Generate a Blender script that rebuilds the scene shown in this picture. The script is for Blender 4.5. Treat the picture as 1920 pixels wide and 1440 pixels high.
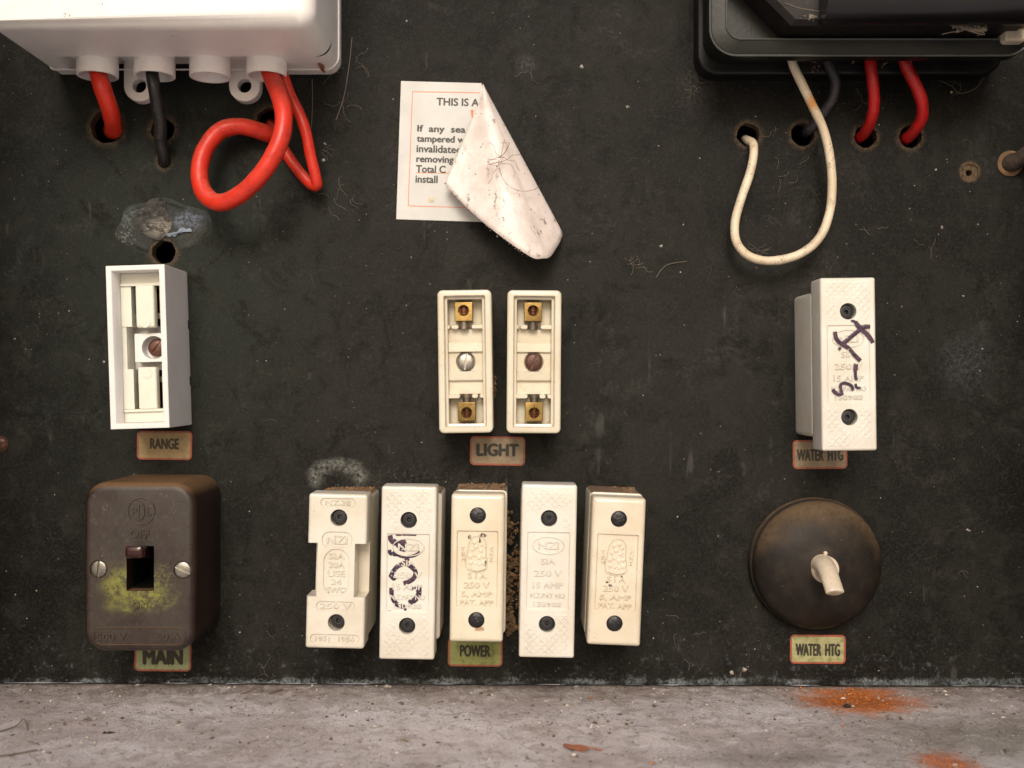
import bpy, bmesh, math, random
from mathutils import Vector, Matrix, noise
R = random.Random(7)
U = 0.00028            # one modelling unit in metres (about one photo pixel on the board)
D = 1900.0             # camera distance from the board, in units
PI = math.pi
sc = bpy.context.scene
for o in list(bpy.data.objects): bpy.data.objects.remove(o)

# ------------------------------------------------------------------ camera, sky, sun, exposure
cam = bpy.data.cameras.new('camera'); co = bpy.data.objects.new('camera', cam)
sc.collection.objects.link(co); sc.camera = co
co.location = (0, -D*U, 0); co.rotation_euler = (PI/2, 0, 0)
cam.sensor_width = 36.0; cam.lens = 36.0*D/1920.0
cam.clip_start = 0.005; cam.clip_end = 200
cam.dof.use_dof = True; cam.dof.focus_distance = (D-95)*U; cam.dof.aperture_fstop = 6.5
w = bpy.data.worlds.new('World'); sc.world = w; w.use_nodes = True
nt = w.node_tree; nt.nodes.clear()
sky = nt.nodes.new('ShaderNodeTexSky'); sky.sky_type = 'NISHITA'; sky.sun_disc = False
SUN = Vector((-0.03, -0.84, 0.52)).normalized()
sky.sun_elevation = math.asin(SUN.z); sky.sun_rotation = math.atan2(SUN.x, SUN.y)
sky.air_density = 1.0; sky.dust_density = 4.0; sky.ozone_density = 0.6
bg = nt.nodes.new('ShaderNodeBackground'); bg.inputs[1].default_value = 0.08
wo = nt.nodes.new('ShaderNodeOutputWorld')
tint = nt.nodes.new('ShaderNodeMix'); tint.data_type = 'RGBA'; tint.blend_type = 'MULTIPLY'; tint.inputs[0].default_value = 1
tint.inputs[7].default_value = (1.0, .955, .90, 1)      # hazy, overcast sky: less blue than a clear one
nt.links.new(sky.outputs[0], tint.inputs[6]); nt.links.new(tint.outputs[2], bg.inputs[0]); nt.links.new(bg.outputs[0], wo.inputs[0])
sl = bpy.data.lights.new('sun', 'SUN'); so = bpy.data.objects.new('sun', sl); sc.collection.objects.link(so)
sl.energy = 1.5; sl.angle = math.radians(24); sl.color = (1.0, 0.955, 0.90)
so.rotation_euler = SUN.to_track_quat('Z', 'Y').to_euler()
vs = sc.view_settings; vs.view_transform = 'Standard'; vs.look = 'None'; vs.gamma = 1.0
vs.use_curve_mapping = False; vs.exposure = 0.48
sc.cycles.use_denoising = True
sc.cycles.max_bounces = 6; sc.cycles.caustics_reflective = False; sc.cycles.caustics_refractive = False

# ------------------------------------------------------------------ helpers: coordinates
def B(px, py, h=0.0):
    """photo pixel + height above the board -> board units"""
    s = (D-h)/D
    return Vector(((px-960)*s, (720-py)*s, h))
def empty(name, X, Y, Z=0, roll=0, label=None, cat=None, group=None):
    o = bpy.data.objects.new(name, None); sc.collection.objects.link(o)
    o.empty_display_size = 0.01
    M = Matrix.Translation((X*U, -Z*U, Y*U)) @ Matrix.Rotation(PI/2, 4, 'X') @ Matrix.Rotation(math.radians(roll), 4, 'Z')
    o.matrix_basis = M
    o['_f'] = [X, Y, Z, roll]
    if label: o['label'] = label
    if cat: o['category'] = cat
    if group: o['group'] = group
    return o
def Lc(root, px, py, h):
    """photo pixel at height h above the board -> local units of a root"""
    X, Y, Z, roll = root['_f']
    p = B(px, py, h); a = math.radians(-roll)
    x, y = p.x-X, p.y-Y
    return Vector((x*math.cos(a)-y*math.sin(a), x*math.sin(a)+y*math.cos(a), h-Z))
def rrect(wd, ht, r, cx=0, cy=0, n=5):
    r = max(0.01, min(r, wd/2-0.01, ht/2-0.01)); P = []
    for k, (sx, sy) in enumerate(((1, -1), (1, 1), (-1, 1), (-1, -1))):
        a0 = -PI/2 + k*PI/2
        for i in range(n+1):
            a = a0 + (PI/2)*i/n
            P.append((cx+sx*(wd/2-r)+r*math.cos(a), cy+sy*(ht/2-r)+r*math.sin(a)))
    return P
def circ(r, cx=0, cy=0, n=32):
    return [(cx+r*math.cos(2*PI*i/n), cy+r*math.sin(2*PI*i/n)) for i in range(n)]
def cat(pts, k=8, closed=False):
    P = [Vector(p) for p in pts]; n = len(P); out = []
    rng = range(n if closed else n-1)
    for i in rng:
        if closed: a, b, c, d = P[i-1], P[i], P[(i+1) % n], P[(i+2) % n]
        else: a, b, c, d = P[max(0, i-1)], P[i], P[i+1], P[min(n-1, i+2)]
        for j in range(k):
            t = j/k
            out.append(0.5*((2*b)+(-a+c)*t+(2*a-5*b+4*c-d)*t*t+(-a+3*b-3*c+d)*t**3))
    if not closed: out.append(P[-1])
    return out

class MB:
    def __init__(s): s.v = []; s.f = []
    def stack(s, rings, cb=True, ct=True):
        """rings: list of (pts2d, z) or list of 3d lists"""
        base = len(s.v); n = len(rings[0][0]) if isinstance(rings[0], tuple) else len(rings[0])
        for r in rings:
            if isinstance(r, tuple): s.v += [(p[0], p[1], r[1]) for p in r[0]]
            else: s.v += [tuple(p) for p in r]
        for k in range(len(rings)-1):
            a = base+k*n; b = a+n
            for i in range(n):
                j = (i+1) % n; s.f.append((a+i, a+j, b+j, b+i))
        if cb: s.f.append(tuple(base+i for i in range(n))[::-1])
        if ct: s.f.append(tuple(base+(len(rings)-1)*n+i for i in range(n)))
        return s
    def rbox(s, wd, ht, z0, z1, r=3, bev=3, cx=0, cy=0, n=4, bb=0):
        rings = []
        if bb:
            rings += [(rrect(wd-2*bb, ht-2*bb, max(.1, r-bb), cx, cy, n), z0), (rrect(wd, ht, r, cx, cy, n), z0+bb)]
        else: rings.append((rrect(wd, ht, r, cx, cy, n), z0))
        if bev > 0:
            for i in range(5):
                a = i/4*PI/2; ins = bev*(1-math.cos(a))
                rings.append((rrect(wd-2*ins, ht-2*ins, max(.1, r-ins), cx, cy, n), z1-bev+bev*math.sin(a)))
        else: rings.append((rrect(wd, ht, r, cx, cy, n), z1))
        return s.stack(rings)
    def box(s, x0, x1, y0, y1, z0, z1):
        return s.stack([([(x0, y0), (x1, y0), (x1, y1), (x0, y1)], z) for z in (z0, z1)])
    def cyl(s, r, z0, z1, cx=0, cy=0, n=32, dome=0, bev=0):
        rings = [(circ(r, cx, cy, n), z0)]
        if bev: rings += [(circ(r, cx, cy, n), z1-bev), (circ(r-bev*.3, cx, cy, n), z1-bev*.3), (circ(r-bev, cx, cy, n), z1)]
        elif dome:
            for i in range(5):
                a = i/5*PI/2; rings.append((circ(r*math.cos(a), cx, cy, n), z1-dome+dome*math.sin(a)))
        else: rings.append((circ(r, cx, cy, n), z1))
        return s.stack(rings)
    def lathe(s, prof, cx=0, cy=0, n=64, cb=True):
        return s.stack([(circ(max(r, .05), cx, cy, n), z) for r, z in prof], cb, True)
    def tube(s, pts, r, n=12, closed=False, flat=None, wob=0):
        P = [Vector(p) for p in pts]; m = len(P)
        rad = r if isinstance(r, (list, tuple)) else [r]*m
        if len(rad) != m:
            rad = [rad[min(len(rad)-1, int(i/(m-1)*(len(rad)-1)))]*(1-((i/(m-1)*(len(rad)-1)) % 1)) + rad[min(len(rad)-1, int(i/(m-1)*(len(rad)-1))+1)]*((i/(m-1)*(len(rad)-1)) % 1) for i in range(m)]
        T = []
        for i in range(m):
            a = P[i-1] if (i or closed) else P[0]; b = P[(i+1) % m] if (i < m-1 or closed) else P[-1]
            t = (b-a); T.append(t.normalized() if t.length > 1e-9 else Vector((0, 0, 1)))
        up = Vector((0, 0, 1)) if abs(T[0].z) < .9 else Vector((1, 0, 0))
        N = (up-T[0]*up.dot(T[0])).normalized(); rings = []
        for i in range(m):
            if flat is not None:
                u = Vector((0, 0, 1)); N = (u-T[i]*u.dot(T[i]))
                N = N.normalized() if N.length > 1e-6 else Vector((1, 0, 0))
            else:
                N = (N-T[i]*N.dot(T[i])).normalized()
            Bn = T[i].cross(N); fz = flat if flat is not None else 1
            rr = rad[i]
            if wob: rr *= 1+wob*noise.noise(P[i]*0.05)
            rings.append([P[i]+Bn*(rr*math.cos(2*PI*k/n))+N*(rr*fz*math.sin(2*PI*k/n)) for k in range(n)])
        if closed: rings.append(rings[0])
        return s.stack(rings, not closed, not closed)
    def raw(s, v, f):
        b = len(s.v); s.v += [tuple(p) for p in v]; s.f += [tuple(b+i for i in q) for q in f]; return s
    def chip(s, c, r, sq=1.0, seed=None):
        """an irregular low-poly grain"""
        q = [(1, 0, 0), (-1, 0, 0), (0, 1, 0), (0, -1, 0), (0, 0, 1), (0, 0, -1)]
        a = R.random()*PI; v = []
        for x, y, z in q:
            k = r*R.uniform(.6, 1.3); xx, yy = x*math.cos(a)-y*math.sin(a), x*math.sin(a)+y*math.cos(a)
            v.append((c[0]+xx*k*R.uniform(.6, 1.5), c[1]+yy*k, c[2]+z*k*sq))
        return s.raw(v, [(0, 2, 4), (2, 1, 4), (1, 3, 4), (3, 0, 4), (2, 0, 5), (1, 2, 5), (3, 1, 5), (0, 3, 5)])
    def text(s, body, wd, ht, cx, cy, z0, z1, bold=0.0, rot=0, left=False):
        if bold > 0:
            k = bold/.7*ht
            for i, (dx, dy) in enumerate(((0, 0), (k, 0), (-k, 0), (0, k*.8), (0, -k*.8))):
                s.text(body, wd-2*k if wd else None, ht-1.6*k, cx+dx, cy+dy, z0+.013*i, z1-.017*i, 0, rot, left)
            return s
        v, f, (bw, bh) = text_mesh(body, 0)
        sx = wd/bw if wd else ht/bh; sy = ht/bh; a = math.radians(rot); out = []
        for x, y, z in v:
            X = (x-(0 if left else bw/2))*sx; Y = (y-bh/2)*sy
            out.append((cx+X*math.cos(a)-Y*math.sin(a), cy+X*math.sin(a)+Y*math.cos(a), z0+(z1-z0)*z))
        return s.raw(out, f)
    def mesh(s, name='m'):
        me = bpy.data.meshes.new(name)
        me.from_pydata([(x*U, y*U, z*U) for x, y, z in s.v], [], s.f); me.validate(); return me
    def build(s, name, mat, parent=None, ang=35, cuts=None, recalc=True):
        me = s.mesh(name)
        bm = bmesh.new(); bm.from_mesh(me)
        if recalc: bmesh.ops.recalc_face_normals(bm, faces=bm.faces[:])
        bm.to_mesh(me); bm.free()
        if cuts:
            tmp = bpy.data.objects.new('tmp', me); sc.collection.objects.link(tmp); cs = []
            for c in cuts:
                cm = c.mesh('cut'); bm = bmesh.new(); bm.from_mesh(cm); bmesh.ops.recalc_face_normals(bm, faces=bm.faces[:]); bm.to_mesh(cm); bm.free()
                cobj = bpy.data.objects.new('tmpc', cm); sc.collection.objects.link(cobj); cs.append(cobj)
                md = tmp.modifiers.new('b', 'BOOLEAN'); md.operation = 'DIFFERENCE'; md.solver = 'EXACT'; md.object = cobj
            bpy.context.view_layer.update(); dg = bpy.context.evaluated_depsgraph_get()
            me = bpy.data.meshes.new_from_object(tmp.evaluated_get(dg))
            for x in cs+[tmp]: bpy.data.objects.remove(x)
        me.name = name; me.materials.clear(); me.materials.append(mat)
        me.shade_smooth() if hasattr(me, 'shade_smooth') else None
        for p in me.polygons: p.use_smooth = True
        me.set_sharp_from_angle(angle=math.radians(ang))
        o = bpy.data.objects.new(name, me); sc.collection.objects.link(o)
        if parent is not None: o.parent = parent
        return o
_tc = {}
def text_mesh(body, bold):
    k = (body, bold)
    if k in _tc: return _tc[k]
    cu = bpy.data.curves.new('t', 'FONT'); cu.body = body; cu.size = 1; cu.extrude = 0.05; cu.offset = bold; cu.resolution_u = 3
    ob = bpy.data.objects.new('t', cu); sc.collection.objects.link(ob)
    bpy.context.view_layer.update(); dg = bpy.context.evaluated_depsgraph_get()
    me = bpy.data.meshes.new_from_object(ob.evaluated_get(dg)); bpy.data.objects.remove(ob)
    vs_ = [v.co.copy() for v in me.vertices]; fs = [tuple(p.vertices) for p in me.polygons]
    x0 = min(v.x for v in vs_); x1 = max(v.x for v in vs_); y0 = min(v.y for v in vs_); y1 = max(v.y for v in vs_)
    vv = [(v.x-x0, v.y-y0, (v.z+0.05)/0.1) for v in vs_]
    _tc[k] = (vv, fs, (x1-x0, y1-y0)); return _tc[k]
def tag(o, label=None, cat_=None, group=None, kind=None):
    if label: o['label'] = label
    if cat_: o['category'] = cat_
    if group: o['group'] = group
    if kind: o['kind'] = kind
    return o
def board_frame(o):
    """give a top-level mesh the board's frame (x right, y up, z out of the board)"""
    o.matrix_basis = Matrix.Rotation(PI/2, 4, 'X'); return o

# ------------------------------------------------------------------ materials
class NB:
    def __init__(s, name):
        s.m = bpy.data.materials.new(name); s.m.use_nodes = True; s.t = s.m.node_tree; s.n = s.t.nodes
        s.b = s.n['Principled BSDF']
        g = s.n.new('ShaderNodeNewGeometry'); s.geo = g
        s.world = s.vm('SCALE', g.outputs['Position'], scale=1/U)
        tc = s.n.new('ShaderNodeTexCoord'); s.local = s.vm('SCALE', tc.outputs['Object'], scale=1/U)
    def link(s, a, b):
        if hasattr(a, 'is_output'): s.t.links.new(a, b)
        else: b.default_value = a
    def vm(s, op, a, b=None, scale=None):
        n = s.n.new('ShaderNodeVectorMath'); n.operation = op; s.link(a, n.inputs[0])
        if b is not None: s.link(b, n.inputs[1])
        if scale is not None: n.inputs['Scale'].default_value = scale
        return n.outputs[0]
    def sep(s, v):
        n = s.n.new('ShaderNodeSeparateXYZ'); s.link(v, n.inputs[0]); return n.outputs
    def m_(s, op, a, b=0.0, c=None, clamp=False):
        n = s.n.new('ShaderNodeMath'); n.operation = op; n.use_clamp = clamp
        s.link(a, n.inputs[0]); s.link(b, n.inputs[1])
        if c is not None: s.link(c, n.inputs[2])
        return n.outputs[0]
    def noise(s, size, detail=4, rough=.55, vec=None, dist=0, stretch=None):
        n = s.n.new('ShaderNodeTexNoise'); n.inputs['Scale'].default_value = 1.0/size
        n.inputs['Detail'].default_value = detail; n.inputs['Roughness'].default_value = rough; n.inputs['Distortion'].default_value = dist
        v = vec or s.world
        if stretch: v = s.vm('MULTIPLY', v, stretch)
        s.t.links.new(v, n.inputs['Vector']); return n.outputs[0]
    def vor(s, size, vec=None, feat='F1'):
        n = s.n.new('ShaderNodeTexVoronoi'); n.feature = feat; n.inputs['Scale'].default_value = 1.0/size
        s.t.links.new(vec or s.world, n.inputs['Vector']); return n.outputs
    def ss(s, x, a, b):
        """smoothstep of x from a (0) to b (1); a may exceed b"""
        n = s.n.new('ShaderNodeMapRange'); n.interpolation_type = 'SMOOTHSTEP'; s.link(x, n.inputs[0])
        if a < b: n.inputs[1].default_value = a; n.inputs[2].default_value = b
        else:
            n.inputs[1].default_value = b; n.inputs[2].default_value = a; n.inputs[3].default_value = 1; n.inputs[4].default_value = 0
        return n.outputs[0]
    def mix(s, f, a, b):
        n = s.n.new('ShaderNodeMix'); n.data_type = 'RGBA'; s.link(f, n.inputs[0])
        for x, i in ((a, 6), (b, 7)):
            if hasattr(x, 'is_output'): s.t.links.new(x, n.inputs[i])
            else: n.inputs[i].default_value = (*x[:3], 1)
        return n.outputs[2]
    def spot(s, cx, cy, rx, ry, soft=.4, wob=.5, nz=22, vec=None):
        """a stain with a ragged outline at local (cx, cy)"""
        v = vec or s.local; x, y, z = s.sep(v)
        dx = s.m_('MULTIPLY', s.m_('SUBTRACT', x, cx), 1/rx); dy = s.m_('MULTIPLY', s.m_('SUBTRACT', y, cy), 1/ry)
        r = s.m_('SQRT', s.m_('ADD', s.m_('MULTIPLY', dx, dx), s.m_('MULTIPLY', dy, dy)))
        n = s.m_('MULTIPLY', s.m_('SUBTRACT', s.noise(nz, 5), .5), wob*2)
        return s.ss(s.m_('ADD', r, n), 1+soft, 1-soft)
    def specks(s, cell, rad, dens, vec=None):
        o = s.vor(cell, vec); c = s.sep(o[1])
        a = s.ss(o[0], rad, rad*.5); return s.m_('MULTIPLY', a, s.m_('GREATER_THAN', c[0], 1-dens))
    def bump(s, h, dist, strength=1.0, prev=None):
        n = s.n.new('ShaderNodeBump'); n.inputs['Strength'].default_value = strength; n.inputs['Distance'].default_value = dist*U
        s.link(h, n.inputs['Height'])
        if prev is not None: s.t.links.new(prev, n.inputs['Normal'])
        return n.outputs[0]
    def out(s, col=None, rough=None, nrm=None, **kw):
        if col is not None: s.link(col if hasattr(col, 'is_output') else (*col[:3], 1), s.b.inputs['Base Color'])
        if rough is not None: s.link(rough, s.b.inputs['Roughness'])
        if nrm is not None: s.t.links.new(nrm, s.b.inputs['Normal'])
        for k, v in kw.items(): s.link(v, s.b.inputs[k.replace('_', ' ')])
        return s.m
def mulf(s, a, k): return s.m_('MULTIPLY', a, k)

def mat_board():
    s = NB('black_board')
    n1 = s.noise(260, 5, .6); n2 = s.noise(45, 6, .65); n3 = s.noise(6, 4, .7)
    n0 = s.noise(420, 3, .5)
    col = s.mix(s.ss(n1, .38, .64), (.0022, .0023, .0020), (.0110, .0108, .0088))
    col = s.mix(mulf(s, s.spot(-20, 60, 560, 420, 1.0, .35, 200), .65), col, (.0180, .0175, .0138))  # paler middle painted in, so the board seems to fall into shade outward
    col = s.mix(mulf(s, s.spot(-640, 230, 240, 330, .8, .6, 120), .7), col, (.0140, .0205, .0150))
    col = s.mix(mulf(s, s.ss(n2, .47, .70), .55), col, (.026, .025, .0205))
    col = s.mix(mulf(s, s.ss(s.noise(75, 7, .75, dist=.8), .52, .38), .85), col, (.0035, .0032, .0026))
    col = s.mix(mulf(s, s.ss(n3, .46, .70), .5), col, (.034, .031, .025))
    col = s.mix(mulf(s, s.ss(s.noise(2.6, 3, .8), .5, .72), .5), col, (.048, .044, .036))
    col = s.mix(mulf(s, s.m_('MULTIPLY', s.ss(s.noise(120, 5, .7, dist=1.5), .56, .64), s.ss(s.noise(10, 5, .8), .42, .62)), .16), col, (.10, .095, .08))
    # smudges
    for cx, cy, rx, ry, k, c in ((850, 40, 45, 50, .5, (.07, .072, .078)), (885, 110, 12, 10, .3, (.09, .09, .09)), (620, 410, 50, 30, .25, (.07, .06, .05)),
                                 (25, 600, 18, 14, .45, (.09, .085, .08)), (-390, 640, 10, 60, .3, (.10, .085, .06)), (340, 560, 24, 50, .35, (.09, .08, .07))):
        col = s.mix(mulf(s, s.m_('MULTIPLY', s.spot(cx, cy, rx, ry, .8, .9, 14), s.ss(s.noise(7, 5, .8), .4, .7)), k*1.6), col, c)
    # chalky bloom above the first fuse and around
    arc = None
    for px_, py_, rx_, ry_ in ((592, 893, 13, 17), (608, 876, 18, 11), (634, 870, 22, 10), (660, 878, 17, 12), (676, 893, 13, 15)):
        q = B(px_, py_); m_ = s.spot(q.x, q.y, rx_, ry_, .8, .6, 14); arc = m_ if arc is None else s.m_('MAXIMUM', arc, m_)
    bl = s.m_('MULTIPLY', arc, s.ss(s.noise(7, 6, .75), .36, .68))
    col = s.mix(mulf(s, bl, .75), col, (.27, .27, .245))
    bl = s.m_('MULTIPLY', s.spot(-215, -180, 120, 22, .7, .7, 20), s.ss(s.noise(6, 5, .8), .52, .72))
    col = s.mix(mulf(s, bl, .4), col, (.22, .21, .19))
    # bloom along the foot of the board
    x, y, z = s.sep(s.local)
    wv = s.m_('MULTIPLY', s.m_('SUBTRACT', s.noise(30, 7, .8), .5), 42)
    yy = s.m_('ADD', y, wv)
    low = s.m_('MULTIPLY', s.ss(yy, -550, -557), s.m_('MULTIPLY', s.ss(s.noise(6, 5, .8), .40, .56), s.ss(s.noise(90, 4, .7), .38, .58)))
    col = s.mix(mulf(s, low, .75), col, (.20, .225, .235))
    lw2 = s.m_('MULTIPLY', s.ss(yy, -420, -545), s.ss(s.noise(18, 7, .8), .54, .66))
    col = s.mix(mulf(s, lw2, .5), col, (.13, .14, .15))
    # fine dust specks
    for cell, rad, d, k, c in ((17, .085, .16, .7, (.24, .22, .18)), (46, .04, .35, .8, (.45, .42, .36)), (9, .13, .10, .4, (.12, .115, .10)), (120, .022, .5, 1, (.6, .45, .28))):
        col = s.mix(mulf(s, s.specks(cell, rad, d), k), col, c)
    # scratches
    sc1 = s.m_('MULTIPLY', s.ss(s.noise(30, 2, .5, stretch=(1.0, 1.0, .12)), .66, .70), s.ss(s.noise(90, 3), .5, .6))
    col = s.mix(mulf(s, sc1, .22), col, (.13, .125, .115))
    for sz, th, g0, cl in ((130, .0016, .52, (.10, .095, .085)), (60, .0022, .56, (.075, .07, .06))):
        ln = s.m_('MULTIPLY', s.ss(s.m_('ABSOLUTE', s.m_('SUBTRACT', s.noise(sz, 1.5, .5, dist=1.5), .5)), th*2, th*.5), s.ss(s.noise(sz*.8, 3, .6, stretch=(1, 1, 1.3)), g0, g0+.08)); col = s.mix(mulf(s, ln, .2), col, cl)
    # earthy ring round the drilled holes
    for hx, hy, hr in HOLES:
        p = B(hx, hy); 
        e = s.m_('MULTIPLY', s.spot(p.x, p.y, hr+6, hr+6, .22, .25, 10), s.ss(s.noise(5, 5, .8), .38, .6))
        col = s.mix(mulf(s, e, .75), col, (.13, .085, .05))
    p = B(1818, 322)
    e = s.m_('MULTIPLY', s.spot(p.x, p.y, 19, 19, .2, .2, 8), s.ss(s.noise(4, 5, .8), .3, .6)); col = s.mix(mulf(s, e, .8), col, (.17, .11, .06))
    rough = s.ss(s.m_('ADD', n2, s.m_('MULTIPLY', n3, .4)), .2, 1.1); rough = s.m_('MULTIPLY_ADD', rough, .35, .42)
    b = s.bump(s.noise(3.2, 4, .7), 1.1, .55); b = s.bump(s.noise(38, 4, .6), 3.0, .35, b)
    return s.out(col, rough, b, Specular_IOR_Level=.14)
def mat_floor():
    s = NB('dusty_slab')
    n1 = s.noise(170, 5, .6); n2 = s.noise(30, 7, .7, dist=.6); n3 = s.noise(4, 4, .75)
    col = s.mix(s.ss(n1, .35, .66), (.56, .485, .475), (.80, .74, .75))
    col = s.mix(mulf(s, s.ss(n2, .50, .60), .5), col, (.34, .275, .24))
    col = s.mix(mulf(s, s.ss(s.noise(70, 6, .7, dist=1.2), .56, .66), .4), col, (.60, .56, .53))
    col = s.mix(mulf(s, s.ss(n3, .5, .78), .6), col, (.18, .14, .115))
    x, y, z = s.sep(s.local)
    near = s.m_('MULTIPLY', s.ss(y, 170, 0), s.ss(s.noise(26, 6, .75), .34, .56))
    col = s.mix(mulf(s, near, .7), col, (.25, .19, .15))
    col = s.mix(mulf(s, s.spot(770, 270, 170, 100, .8, .7, 60), .6), col, (.15, .135, .085))
    col = s.mix(mulf(s, s.spot(420, 360, 130, 30, .8, .7, 50), .5), col, (.16, .14, .12))
    for cell, rad, d, k, c in ((9, .18, .26, .85, (.08, .06, .05)), (5, .2, .2, .6, (.20, .15, .12)), (13, .10, .16, .8, (.75, .70, .64)), (40, .07, .4, .9, (.10, .06, .04))):
        col = s.mix(mulf(s, s.specks(cell, rad, d), k), col, c)
    for sz, th, g0, k, cl in ((55, .010, .48, .5, (.80, .76, .74)), (110, .006, .50, .45, (.78, .74, .72)), (34, .010, .55, .4, (.22, .18, .16))):
        ln = s.m_('MULTIPLY', s.ss(s.m_('ABSOLUTE', s.m_('SUBTRACT', s.noise(sz, 4, .6, dist=.8), .5)), th*1.6, th*.3), s.ss(s.noise(sz*.7, 4, .7), g0, g0+.12)); col = s.mix(mulf(s, ln, k), col, cl)
    pit = s.m_('MULTIPLY', s.ss(s.noise(6, 5, .8), .56, .62), s.ss(s.noise(60, 4, .7), .38, .55)); col = s.mix(mulf(s, pit, .75), col, (.20, .16, .14))
    # rust powder
    r1 = s.m_('MULTIPLY', s.spot(625, 76, 90, 72, .6, .8, 36), s.ss(s.noise(9, 6, .8), .26, .46))
    col = s.mix(mulf(s, r1, .95), col, (.62, .17, .02))
    r1 = s.m_('MULTIPLY', s.spot(590, 90, 90, 34, .5, .9, 24), s.ss(s.noise(6, 6, .8), .4, .6))
    col = s.mix(mulf(s, r1, .7), col, (.22, .055, .012))
    r2 = s.spot(652, 388, 42, 50, .6, .4, 20); col = s.mix(mulf(s, r2, .85), col, (.50, .15, .05))
    b = s.bump(n2, 10, .8); b = s.bump(s.noise(6, 5, .8), 5.0, .9, b)
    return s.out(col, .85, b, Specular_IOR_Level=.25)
def mat_ceramic(name, base=(.69, .65, .56), dust=0.0, hatch=False, rough=.30, stain=.5, spots=()):
    s = NB(name)
    n1 = s.noise(70, 4, .6); n2 = s.noise(9, 5, .7)
    dk = tuple(c*k for c, k in zip(base, (.90, .87, .82)))
    col = s.mix(s.ss(n1, .35, .7), base, dk)
    col = s.mix(mulf(s, s.ss(n2, .58, .8), stain), col, tuple(c*k for c, k in zip(base, (.72, .62, .5))))
    col = s.mix(mulf(s, s.specks(16, .07, .35), .75), col, (.22, .15, .09))
    col = s.mix(mulf(s, s.specks(40, .04, .35), .9), col, (.05, .04, .03))
    # grime caught in the corners
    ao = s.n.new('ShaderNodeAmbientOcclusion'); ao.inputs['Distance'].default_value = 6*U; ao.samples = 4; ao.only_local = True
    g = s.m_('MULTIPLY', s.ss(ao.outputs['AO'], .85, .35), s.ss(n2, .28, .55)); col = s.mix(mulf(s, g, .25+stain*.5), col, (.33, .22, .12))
    for cx, cy, rx, ry, c, k in spots:
        col = s.mix(mulf(s, s.m_('MULTIPLY', s.spot(cx, cy, rx, ry, .3, .8, 5), s.ss(s.noise(3.5, 4, .8), .4, .5)), k), col, c)
    if dust:
        nz = s.sep(s.geo.outputs['Normal'])[2]
        d = s.m_('MULTIPLY', s.ss(nz, .45, .85), s.ss(s.noise(14, 5, .7), .12, .42))
        col = s.mix(mulf(s, d, dust), col, (.17, .105, .06))
        rg = s.m_('MULTIPLY_ADD', d, .5, rough)
    else: rg = rough
    b = s.bump(s.noise(1.8, 3, .6), .25, .5)
    b = s.bump(s.noise(24, 3), 1.6, .4, b)
    if hatch:
        x, y, z = s.sep(s.local)
        def wv(sg):
            t = s.m_('ADD', s.m_('MULTIPLY', x, 1.0), s.m_('MULTIPLY', y, sg))
            t = s.m_('MULTIPLY', t, 2*PI/13.0); return s.ss(s.m_('SINE', t), .2, .95)
        h = s.m_('MAXIMUM', wv(1.0), wv(-1.0))
        m1 = s.m_('MULTIPLY', s.ss(s.m_('ABSOLUTE', y), 74, 77), s.ss(s.m_('ABSOLUTE', x), 39, 36))
        m1 = s.m_('MULTIPLY', m1, s.ss(s.m_('ABSOLUTE', y), 143, 139))
        m1 = s.m_('MULTIPLY', m1, s.ss(s.noise(34, 4, .7), .38, .62))
        dd = s.m_('ABSOLUTE', s.m_('SUBTRACT', s.m_('ABSOLUTE', y), 91)); rr = s.m_('SQRT', s.m_('ADD', s.m_('MULTIPLY', dd, dd), s.m_('MULTIPLY', x, x)))
        m1 = s.m_('MULTIPLY', m1, s.ss(rr, 18, 22))
        b = s.bump(s.m_('MULTIPLY', h, m1), .9, .7, b)
    bv = s.n.new('ShaderNodeBevel'); bv.samples = 3; bv.inputs['Radius'].default_value = 1.3*U
    # chain: bevel feeds the first bump
    first = [n for n in s.n if n.type == 'BUMP'][0]; s.t.links.new(bv.outputs[0], first.inputs['Normal'])
    return s.out(col, rg, b, Specular_IOR_Level=.5, Coat_Weight=.35)
def mat_plain(name, base, rough=.5, var=.25, dirt=0.0, dirtc=(.2, .14, .09), metal=0.0, bumpd=.4, nsize=14, dust=0.0, dustc=(.15, .11, .08), spec=.5, **kw):
    s = NB(name)
    n1 = s.noise(nsize*4, 4); n2 = s.noise(nsize*.6, 5, .7)
    col = s.mix(s.ss(n1, .3, .7), tuple(c*(1-var) for c in base), tuple(min(1, c*(1+var*.4)) for c in base))
    if dirt: col = s.mix(mulf(s, s.ss(n2, .52, .74), dirt), col, dirtc)
    rg = rough
    if dust:
        nz = s.sep(s.geo.outputs['Normal'])[2]
        d = s.m_('MULTIPLY', s.ss(nz, .15, .9), s.ss(s.noise(12, 5, .75), .2, .55))
        col = s.mix(mulf(s, d, dust), col, dustc); rg = s.m_('MULTIPLY_ADD', d, .4, rough)
    b = s.bump(s.noise(nsize*.25, 4, .6), bumpd, .6)
    return s.out(col, rg, b, Metallic=metal, Specular_IOR_Level=spec, **kw)
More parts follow.
